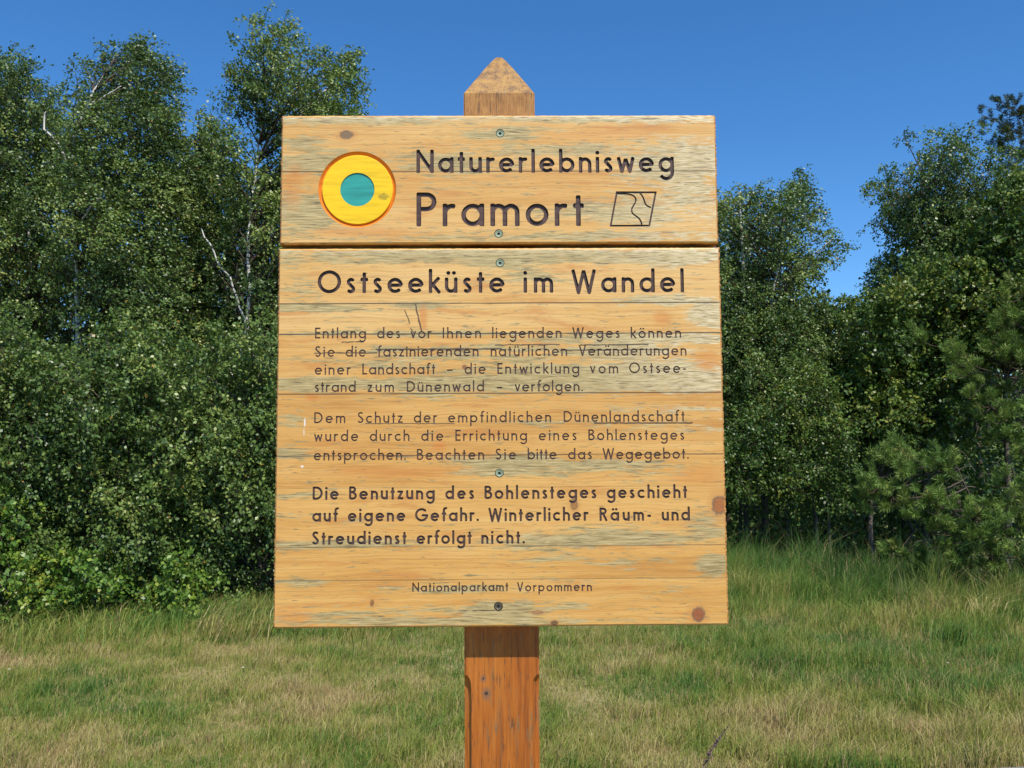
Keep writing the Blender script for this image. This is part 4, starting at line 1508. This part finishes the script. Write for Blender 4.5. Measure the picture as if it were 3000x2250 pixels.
cnt = 0
BG = 'birches beyond the meadow'
SG = 'bushes along the foot of the birches'
# ---------------- left of the sign
r_, n_ = tree('birch_tree', 'birch at the left edge with a broad ragged top', 'tree',
              [(-190, 170), (-90, 120), (0, 116), (40, 150), (57, 131), (94, 134), (126, 162), (140, 205), (165, 300), (175, 560), (150, 820), (60, 900), (-200, 900)], 10.3, 0.7,
              [(40, 1310), (45, 900), (62, 600), (60, 400), (50, 200)], 0.06, M_BIRCH, M_WBARK, 1, tint=(0.42, 0.2), group=BG)
cnt += n_
r_, n_ = tree('birch_tree', 'windswept birch with bare white branches showing through, second from the left', 'tree',
              [(140, 330), (165, 185), (193, 126), (232, 108), (245, 92), (300, 92), (345, 122), (376, 180), (350, 212), (384, 268), (405, 420), (420, 640), (400, 860), (180, 900), (150, 560)], 9.7, 0.65,
              [(195, 1310, 0.1), (172, 900), (166, 600), (162, 412, -0.35), (155, 356, -0.45), (159, 299, -0.45), (182, 239, -0.45), (199, 205, -0.45), (233, 148, -0.4), (246, 125)], 0.06, M_BIRCH, M_WBARK, 2, tufts=((252, 98, 0.10), (275, 94, 0.09), (290, 97, 0.07), (318, 118, 0.13), (340, 128, 0.10), (350, 150, 0.15), (365, 172, 0.10), (215, 125, 0.15), (190, 150, 0.14), (300, 130, 0.2)), wind=0.75, tint=(0.45, 0.2), group=BG,
              extra_limbs=[([(160, 400, -0.3), (145, 347, -0.5), (131, 316, -0.5), (100, 282, -0.5), (91, 256, -0.5), (105, 230, -0.5)], 0.022), ([(164, 500, -0.3), (182, 469, -0.5), (199, 444, -0.5), (233, 410, -0.5)], 0.018), ([(199, 222, -0.5), (225, 208, -0.5), (262, 186, -0.5)], 0.012)],
              clear=[((145, 347), (131, 316), 0.08), ((131, 316), (100, 282), 0.07), ((100, 282), (91, 256), 0.08), ((91, 256), (105, 230), 0.08), ((199, 205), (233, 148), 0.08), ((182, 239), (199, 205), 0.05), ((182, 469), (199, 444), 0.07), ((155, 356), (162, 412), 0.05)])
cnt += n_
r_, n_ = tree('birch_tree', 'low birch between the two tallest birches left of the sign', 'tree',
              [(350, 330), (385, 285), (398, 272), (427, 254), (470, 280), (500, 340), (520, 560), (500, 880), (370, 880), (350, 560)], 10.6, 0.6,
              [(440, 1290), (436, 900), (432, 600), (428, 290)], 0.045, M_BIRCH, M_WBARK, 3, wind=0.55, tint=(0.55, 0.2), group=BG)
cnt += n_
r_, n_ = tree('birch_tree', 'tallest birch, rising directly behind the upper left corner of the sign', 'tree',
              [(470, 500), (478, 262), (490, 182), (494, 158), (534, 116), (540, 70), (582, 52), (606, 48), (618, 32), (640, 90), (636, 112), (654, 150), (668, 168), (712, 156), (730, 140), (742, 118), (787, 132), (774, 182), (786, 226), (800, 300), (820, 560), (790, 880), (520, 880), (470, 720)], 9.9, 0.7,
              [(528, 1290, 0.1), (526, 868, -0.5), (532, 755, -0.55), (538, 627, -0.55), (536, 522, -0.5), (548, 400, -0.2), (568, 250), (592, 130), (604, 90)], 0.044, M_BIRCH, M_WBARK, 4, tufts=((745, 134, 0.13), (768, 140, 0.11), (756, 158, 0.17), (735, 175, 0.2), (766, 188, 0.12), (700, 180, 0.16), (615, 50, 0.09), (600, 66, 0.13), (560, 88, 0.14), (545, 110, 0.12), (628, 85, 0.10), (500, 182, 0.11), (512, 170, 0.13)), wind=0.4, tint=(0.5, 0.2), group=BG,
              extra_limbs=[([(532, 700, -0.55), (495, 601, -0.6), (466, 556, -0.6), (435, 493, -0.55)], 0.018), ([(560, 330, -0.1), (640, 260), (710, 190), (752, 130)], 0.025), ([(590, 740, -0.5), (602, 650, -0.5), (640, 540, -0.4)], 0.03)],
              clear=[((532, 684), (495, 601), 0.05), ((495, 601), (466, 556), 0.05), ((466, 556), (435, 493), 0.05), ((526, 868), (532, 755), 0.10), ((532, 755), (538, 627), 0.10), ((538, 627), (536, 522), 0.09)])
cnt += n_
# bushes under the birches
for (lab, nm, out, Y, tr, mat, sd, tn) in [
    ('tall dense bush at the far left under the birches', 'bush', [(-200, 700), (-60, 640), (60, 690), (140, 780), (190, 900), (200, 1100), (170, 1320), (-220, 1340)], 8.0, [(20, 1340), (15, 1000), (10, 780)], M_BIRCH, 11, 0.48),
    ('dense bush under the windswept birch, with a dark hollow at its foot', 'bush', [(120, 760), (230, 690), (330, 720), (400, 830), (420, 1050), (395, 1320), (150, 1330)], 8.1, [(270, 1335), (268, 1000), (265, 760)], M_BIRCH, 12, 0.46),
    ('dense bush touching the left side of the sign board', 'bush', [(380, 800), (470, 720), (580, 700), (700, 780), (820, 900), (860, 1100), (840, 1310), (400, 1325)], 8.2, [(560, 1330), (558, 1000), (555, 760)], M_BIRCH, 13, 0.5),
]:
    r_, n_ = tree(nm, lab, 'bush', out, Y, 0.55, tr, 0.03, mat, M_BARK, sd, tint=(tn, 0.2), wind=0.15, droop=0.06, skip=0.2, group=SG, leafL=0.043, leafW=0.033, dens=125)
    cnt += n_
for (lab, out, Y, tr, sd) in [
    ('low bright green bush with broad leaves in the lower left corner of the trees', [(-160, 1160), (-60, 1060), (30, 1100), (90, 1180), (130, 1260), (120, 1330), (-160, 1350)], 7.15, [(0, 1345), (0, 1180)], 21),
    ('low bright green bush with broad leaves to the right of the corner bush', [(120, 1240), (170, 1170), (230, 1200), (290, 1270), (300, 1320), (220, 1335), (120, 1335)], 7.3, [(215, 1338), (215, 1230)], 22),
    ('low leafy bush with yellowish tips beside the pale tussock', [(330, 1220), (385, 1190), (430, 1230), (450, 1290), (420, 1325), (340, 1330)], 7.5, [(390, 1330), (390, 1250)], 23),
]:
    r_, n_ = tree('bush', lab, 'bush', out, Y, 0.35, tr, 0.014, M_OAK, M_BARK, sd, tint=(0.55, 0.2), wind=0.1, droop=0.05, skip=0.2, group=SG, leafL=0.052, leafW=0.038, dens=85, per=22, rl=(0.14, 0.26), spl=(0.14, 0.28), limb_r=0.006)
    cnt += n_

# ---------------- right of the sign
r_, n_ = tree('birch_tree', 'birch beside the right edge of the sign, one side branch reaching into the sky', 'tree',
              [(1440, 470), (1500, 410), (1555, 408), (1600, 398), (1632, 416), (1660, 412), (1690, 398), (1712, 378), (1750, 406), (1747, 440), (1772, 444), (1750, 476), (1730, 520), (1760, 510), (1790, 500), (1790, 525), (1770, 556), (1760, 590), (1740, 625), (1740, 760), (1700, 860), (1440, 860)], 11.4, 0.7,
              [(1650, 1190, 0.1), (1655, 800), (1667, 649, -0.5), (1680, 585, -0.55), (1688, 520, -0.5), (1700, 450, -0.1)], 0.055, M_BIRCH, M_WBARK, 5, marg=1.12, tufts=((1757, 462, 0.11), (1766, 450, 0.07), (1776, 514, 0.16), (1794, 503, 0.08), (1797, 528, 0.11), (1786, 545, 0.13), (1762, 560, 0.18), (1772, 588, 0.10), (1730, 395, 0.12), (1712, 388, 0.10)), wind=0.45, tint=(0.40, 0.2), group=BG,
              extra_limbs=[([(1612, 1190), (1606, 800), (1604, 550, -0.55), (1598, 480, -0.5), (1600, 415, -0.2)], 0.045), ([(1604, 560, -0.5), (1625, 530, -0.55), (1645, 505, -0.5)], 0.012), ([(1670, 640), (1740, 560), (1800, 515)], 0.018)],
              clear=[((1598, 500), (1604, 560), 0.05), ((1667, 649), (1680, 585), 0.05)])
cnt += n_
r_, n_ = tree('birch_tree', 'tall dark birch with hanging branches, the highest crown right of the sign', 'tree',
              [(1900, 425), (1918, 405), (1935, 345), (1958, 305), (1985, 312), (2010, 318), (2050, 308), (2072, 330), (2088, 350), (2135, 385), (2160, 480), (2150, 800), (1930, 840), (1920, 700), (1915, 620), (1905, 590), (1925, 520), (1905, 500), (1912, 465), (1922, 440)], 11.2, 0.75,
              [(2002, 1200, 0.1), (1996, 900), (1995, 600), (1992, 420), (1986, 330)], 0.055, M_BIRCH, M_BARK, 6, marg=0.9, tufts=((1882, 404, 0.07), (1898, 398, 0.10), (1890, 480, 0.08), (1905, 470, 0.12), (1890, 585, 0.09), (1892, 562, 0.08), (1910, 568, 0.12), (1886, 606, 0.06), (1942, 296, 0.10), (2070, 312, 0.11), (2052, 304, 0.08), (2100, 346, 0.10), (2135, 372, 0.1)), wind=0.15, tint=(0.34, 0.2), droop=0.2, group=BG)
cnt += n_
r_, n_ = tree('oak_tree', 'yellow-green broadleaf tree at the right edge below the dark pine', 'tree',
              [(2060, 520), (2095, 420), (2150, 372), (2230, 380), (2330, 460), (2350, 760), (2080, 780), (2040, 640)], 10.2, 0.6,
              [(2180, 1240), (2175, 900), (2165, 430)], 0.05, M_YOAK, M_BARK, 7, wind=0.15, tint=(0.5, 0.2), leafL=0.055, leafW=0.04)
cnt += n_
r_, n_ = tree('oak_tree', 'rounded broadleaf tree with yellowish tips in front of the tall dark birch', 'tree',
              [(1815, 660), (1850, 632), (1905, 618), (1935, 590), (1980, 560), (2040, 580), (2090, 640), (2120, 800), (2080, 960), (1960, 1010), (1850, 980), (1790, 860)], 10.3, 0.6,
              [(1890, 1230), (1880, 1120), (1886, 1000), (1930, 800), (1950, 600)], 0.04, M_YOAK, M_BARK, 8, wind=0.12, tint=(0.45, 0.22), leafL=0.052, leafW=0.040)
cnt += n_
r_, n_ = tree('oak_tree', 'broadleaf tree filling the dip in the skyline right of the sign', 'tree',
              [(1480, 720), (1600, 650), (1720, 640), (1790, 628), (1830, 636), (1840, 760), (1820, 900), (1700, 960), (1480, 960)], 10.9, 0.6,
              [(1700, 1195), (1702, 1000), (1705, 760)], 0.035, M_BIRCH, M_BARK, 9, marg=1.1, wind=0.2, tint=(0.48, 0.2), low=10)
cnt += n_
r_, n_ = tree('oak_tree', 'young broadleaf tree on two thin grey stems beside the right edge of the sign', 'tree',
              [(1500, 960), (1600, 880), (1660, 830), (1700, 770), (1760, 790), (1800, 880), (1835, 985), (1800, 1030), (1790, 1085), (1720, 1110), (1640, 1060), (1560, 1080), (1500, 1080)], 10.0, 0.45,
              [(1768, 1212), (1763, 1130), (1752, 1050), (1735, 900)], 0.030, M_YOAK, M_BARK, 10, wind=0.12, tint=(0.45, 0.2),
              extra_limbs=[([(1796, 1208, 0.25), (1790, 1120, 0.2), (1784, 1040, 0.2), (1770, 920)], 0.022)], rl=(0.16, 0.34), low=13, limb_r=0.007)
cnt += n_

# woods behind, one dark mass that closes the gaps
def woodland(label, specs, seed):
    rng = np.random.default_rng(seed)
    parts = []
    for x0, x1, y0, y1, n, zlo, zf, ll in specs:
        x = rng.uniform(x0, x1, n)
        y = rng.uniform(y0, y1, n)
        top = zf(x)
        z = zlo + (top - zlo) * rng.random(n) ** 0.9
        # keep only inside noisy clumps so that gaps stay open
        k = (fbm(x * 0.9 + 9, z * 0.9 + y * 0.7, 301 + seed, 2) > 0.36) | ((y > 13) & (z < 3.4))
        x, y, z = x[k], y[k], z[k]
        c = np.column_stack([x, y, z])
        ax = unit(rng.normal(0, 1, c.shape) + np.array([0.3, 0, -0.4]))
        nr = unit(np.cross(ax, rng.normal(0, 1, c.shape)))
        Ls = ll * rng.uniform(0.7, 1.25, len(c))
        V, F = leaves(c, ax, nr, Ls, Ls * 0.75)
        ti = np.clip(0.38 + 0.8 * (fbm(x * 0.8, z * 0.8, 310, 2) - 0.5) + rng.normal(0, 0.18, len(c)), 0, 0.95)
        parts.append((V, F, 0, ti))
        m_ = int((x1 - x0) * (1.6 if y0 > 12.5 else 0.25))
        bx, by = rng.uniform(x0, x1, m_), rng.uniform(y0, y1, m_)
        tz = zf(bx)
        P = np.stack([np.column_stack([bx + rng.normal(0, 0.15, m_) * q, by, -0.1 + tz * 0.9 * q]) for q in (0, 0.33, 0.66, 1.0)], 1)
        V, F = tubes(P, np.array([[0.06, 0.05, 0.035, 0.015]]) * rng.uniform(0.5, 1.1, (m_, 1)), 6)
        parts.append((V, F, 1, 0.0))
    V, F, mi, ti = join(parts)
    o = mesh('woodland', V, F, [M_BIRCH, M_PBARK], None, mi, fattr={'tint': ti})
    tag(o, label, 'woodland', kind='stuff')
    return len(V) // 4


def zprof(pts, Y):
    q = np.array([at(a, b, Y)[[0, 2]] for a, b in pts])
    return lambda x: np.interp(x, q[:, 0], q[:, 1])


PL = [(-700, 260), (-200, 240), (60, 300), (150, 380), (300, 330), (420, 440), (520, 400), (650, 330), (800, 330), (1000, 420), (1200, 470), (1400, 450), (1560, 520), (1700, 560), (1780, 680), (1850, 690), (1900, 560), (2000, 430), (2150, 480), (2400, 420), (3000, 400)]
cnt += woodland('dense dark woods behind the birches and bushes', [
    (-9.5, 10.5, 11.6, 13.0, 60000, 0.1, zprof(PL, 12.3), 0.075),
    (-12, 13, 13.0, 15.5, 52000, 0.1, zprof(PL, 14.2), 0.10),
    (-16, 17, 15.5, 20, 42000, 0.0, zprof([(a, b + 150) for a, b in PL], 17.5), 0.16),
    (-22, 24, 20, 24, 26000, 0.0, lambda x: 3.9 + 0.5 * np.sin(x * 0.9) + 0.3 * np.sin(x * 2.3), 0.26),
    (-9, 10, 10.3, 12.4, 34000, 0.02, lambda x: 1.25 + 0.4 * np.sin(x * 2.1), 0.06)], 5)


# ---- pines
def pine(name, label, Y, shoots, trunk, r0, mat, seed, needle=0.065, nn=130, dead=(), nw=0.0055, more=1.0):
    """shoots: (fx, fy, dy, count, spread, length) clusters of needled shoots pointing up and outwards"""
    rng = np.random.default_rng(seed)
    T = np.array([at(a, b, Y + (q[0] if q else 0)) for a, b, *q in trunk])
    T[0, 2] = float(gh(T[0, 0], T[0, 1])) - 0.05
    root = empty(name, tuple(T[0] + np.array([0, 0, 0.05])))
    tag(root, label, 'tree', 'pines at the right edge of the meadow')
    org = np.array(root.location)
    Pt = resample(T, 20)
    parts = []
    V, F = tubes(Pt[None], np.linspace(r0, r0 * 0.2, 20)[None], 8)
    parts.append((V, F, 0, 0.0))
    S0, D0, LL = [], [], []
    for fx, fy, dy, n, spread, ln in shoots:
        c = at(fx, fy, Y + dy)
        k = int(np.argmin(np.linalg.norm(Pt - (c - np.array([0, 0, 0.15])), axis=1)))
        a = Pt[k]
        tt_ = np.linspace(0, 1, 8)[:, None]
        mid_ = (a + c) / 2 + np.array([0, 0, -0.12]) + rng.normal(0, 0.05, 3)
        P = (1 - tt_) ** 2 * a + 2 * tt_ * (1 - tt_) * mid_ + tt_ ** 2 * c
        V, F = tubes(P[None], np.linspace(0.011, 0.005, 8)[None], 5)
        parts.append((V, F, 0, 0.0))
        out = unit(c - a)
        for _ in range(int(n * more)):
            s = c + rng.normal(0, spread, 3) * np.array([1, 1, 0.75])
            d = unit(out * 0.55 + np.array([0, -0.1, 0.75]) + rng.normal(0, 0.42, 3))
            S0.append(s); D0.append(d); LL.append(ln * rng.uniform(0.6, 1.15))
            q = np.array([c, (c + s) / 2 + np.array([0, 0, -0.02]), s])
            V, F = tubes(q[None], np.array([[0.006, 0.005, 0.004]]), 4)
            parts.append((V, F, 0, 0.0))
    S0, D0, LL = np.array(S0), np.array(D0), np.array(LL)
    ns = len(S0)
    pp = np.stack([S0, S0 + D0 * LL[:, None] * 0.5, S0 + D0 * LL[:, None] + np.array([0, 0, 0.02])], 1)
    V, F = tubes(pp, np.array([[0.0045, 0.0035, 0.002]]).repeat(ns, 0), 4)
    parts_c = [(V, F, 1, 0.0)]
    u = rng.random((ns, nn)) ** 0.85 * 1.0
    s = (S0[:, None] + D0[:, None] * (LL[:, None] * u)[..., None]).reshape(-1, 3)
    dd = np.repeat(D0, nn, 0)
    ra = rng.normal(0, 1, dd.shape)
    ra = unit(ra - (ra * dd).sum(1, keepdims=True) * dd)
    fwd = rng.uniform(0.45, 1.0, (len(dd), 1))
    nd = unit(ra + dd * fwd)
    ln = needle * rng.uniform(0.7, 1.1, (len(dd), 1))
    sw = unit(np.cross(nd, rng.normal(0, 1, dd.shape))) * nw / 2
    e_ = s + nd * ln
    m_ = s + nd * ln * 0.5 + dd * 0.003
    V = np.stack([s - sw * 0.6, m_ - sw, e_, m_ + sw], 1).reshape(-1, 3)
    F = np.arange(len(V)).reshape(-1, 4)
    ti = np.clip(np.repeat(rng.normal(0.5, 0.17, ns), nn) + rng.normal(0, 0.15, len(s)), 0, 0.95)
    parts_c.append((V, F, 0, ti))
    V, F, mi, tn = join(parts)
    mesh('trunk', V - org, F, [M_PBARK], root, mi, smooth=True)
    V, F, mi, tn = join(parts_c)
    mesh('crown', V - org, F, [mat, M_TWIG], root, mi, fattr={'tint': tn})
    for fx, fy, dy, n, sx in dead:
        for _ in range(n):
            c = at(fx + rng.normal(0, sx), fy + rng.normal(0, sx * 0.5), Y + dy + rng.normal(0, 0.15))
            L_ = rng.uniform(0.10, 0.36)
            d = unit(np.array([rng.normal(0, 1), rng.normal(0, 0.5), rng.normal(0, 0.7)]))
            q = np.array([c + d * L_ * k_ + np.array([0, 0, -0.16 * L_ * (k_ * 2 - 1) ** 2]) + rng.normal(0, 0.012, 3) for k_ in np.linspace(0, 1, 6)])
            V, F = tubes(q[None], np.linspace(0.0045, 0.0015, 6)[None] * rng.uniform(0.6, 1.3), 4)
            mesh('dead_branch', V - org, F, [M_DEAD], root)
    return root, ns * nn


r_, n_ = pine('pine_tree', 'bushy young pine with long bright needles at the right edge of the meadow', 8.0, [
    (1890, 1060, -0.3, 9, 0.09, 0.16), (1925, 1075, -0.2, 8, 0.09, 0.15), (1870, 1090, -0.2, 5, 0.07, 0.14), (1945, 1020, -0.1, 7, 0.09, 0.22), (1915, 1000, 0.0, 5, 0.07, 0.26), (1970, 990, 0.0, 6, 0.07, 0.26),
    (2020, 1000, -0.1, 6, 0.08, 0.22), (2050, 1015, -0.1, 8, 0.09, 0.18), (1985, 1090, -0.4, 9, 0.11, 0.14), (2025, 1110, -0.4, 9, 0.12, 0.14), (2060, 1100, -0.4, 8, 0.11, 0.14), (2100, 1120, -0.5, 10, 0.12, 0.14), (2130, 1150, -0.5, 9, 0.11, 0.14),
    (2090, 1170, -0.5, 9, 0.11, 0.13), (2140, 1200, -0.5, 9, 0.10, 0.13), (2060, 1190, -0.4, 5, 0.09, 0.13), (2185, 1090, -0.3, 9, 0.12, 0.14), (2220, 1130, -0.4, 9, 0.12, 0.14), (2200, 1050, -0.1, 7, 0.12, 0.15), (2260, 1080, -0.2, 12, 0.16, 0.15),
    (2000, 1225, -0.3, 5, 0.08, 0.11), (2075, 1235, -0.4, 6, 0.09, 0.12), (2160, 1250, -0.4, 7, 0.10, 0.12), (2230, 1235, -0.3, 8, 0.12, 0.13), (1930, 1190, -0.3, 6, 0.07, 0.11), (2010, 1150, -0.35, 5, 0.09, 0.12), (2290, 1180, -0.3, 12, 0.16, 0.14), (2330, 1060, 0, 14, 0.18, 0.15)],
    [(2150, 1300), (2145, 1200), (2120, 1120), (2080, 1040), (2060, 990)], 0.035, M_NEEDLE, 41, needle=0.085, nn=150, more=1.25,
    dead=[(2000, 1230, 0.0, 6, 60), (2160, 1225, -0.1, 12, 40), (2050, 1110, -0.35, 3, 60), (2120, 1040, 0.1, 6, 50), (2190, 1180, 0.0, 8, 30)])
cnt += n_
r_, n_ = pine('pine_tree', 'larger pine reaching in from the right edge above the bushy young pine', 9.3, [
    (2190, 700, -0.3, 10, 0.11, 0.20), (2160, 730, -0.3, 9, 0.10, 0.18), (2200, 770, -0.4, 10, 0.13, 0.18), (2150, 780, -0.3, 8, 0.11, 0.17), (2070, 790, -0.5, 8, 0.09, 0.19), (2100, 800, -0.4, 7, 0.09, 0.17), (2050, 770, -0.5, 4, 0.06, 0.17), (1995, 740, -0.5, 5, 0.06, 0.14),
    (2100, 850, -0.4, 8, 0.11, 0.16), (2140, 880, -0.4, 10, 0.12, 0.16), (2190, 900, -0.4, 11, 0.13, 0.16), (2170, 950, -0.3, 9, 0.12, 0.15), (2215, 980, -0.3, 9, 0.12, 0.15), (2240, 860, -0.3, 14, 0.16, 0.17), (2260, 760, -0.3, 14, 0.16, 0.18), (2250, 660, -0.2, 14, 0.16, 0.18), (2215, 640, -0.2, 8, 0.1, 0.2),
    (2330, 720, 0, 20, 0.2, 0.18), (2340, 880, 0, 20, 0.2, 0.18), (2320, 980, 0, 18, 0.2, 0.17)],
    [(2290, 1290), (2280, 1000), (2275, 800), (2265, 620)], 0.05, M_NEEDLE, 42, needle=0.085, nn=150, more=1.2,
    dead=[(2150, 1010, 0.0, 7, 50), (2120, 920, -0.1, 4, 50)])
cnt += n_
r_, n_ = pine('pine_tree', 'tall dark pine with open tufted crown in the upper right corner', 13.0, [
    (2153, 236, 0, 5, 0.08, 0.16), (2149, 258, 0, 9, 0.11, 0.14), (2190, 232, 0, 9, 0.10, 0.16), (2180, 258, 0.2, 8, 0.12, 0.14), (2206, 252, 0.1, 6, 0.09, 0.14), (2178, 288, 0, 9, 0.12, 0.14), (2172, 300, -0.1, 6, 0.10, 0.13), (2215, 280, 0, 12, 0.14, 0.15), (2178, 325, 0, 9, 0.12, 0.14), (2205, 335, 0, 12, 0.14, 0.15), (2165, 318, 0, 4, 0.06, 0.12),
    (2200, 370, 0, 12, 0.16, 0.15), (2230, 330, 0, 14, 0.18, 0.15), (2250, 260, 0, 16, 0.2, 0.16), (2260, 390, 0, 18, 0.2, 0.16), (2300, 310, 0, 22, 0.25, 0.16), (2185, 410, 0, 10, 0.15, 0.15), (2240, 450, 0, 16, 0.2, 0.15), (2310, 450, 0, 20, 0.25, 0.15), (2330, 200, 0, 20, 0.22, 0.16)],
    [(2280, 1200), (2275, 800), (2262, 500), (2235, 350), (2215, 240)], 0.09, M_DNEEDLE, 43, needle=0.07, nn=120, nw=0.006)
cnt += n_
print('LEAVES', cnt)
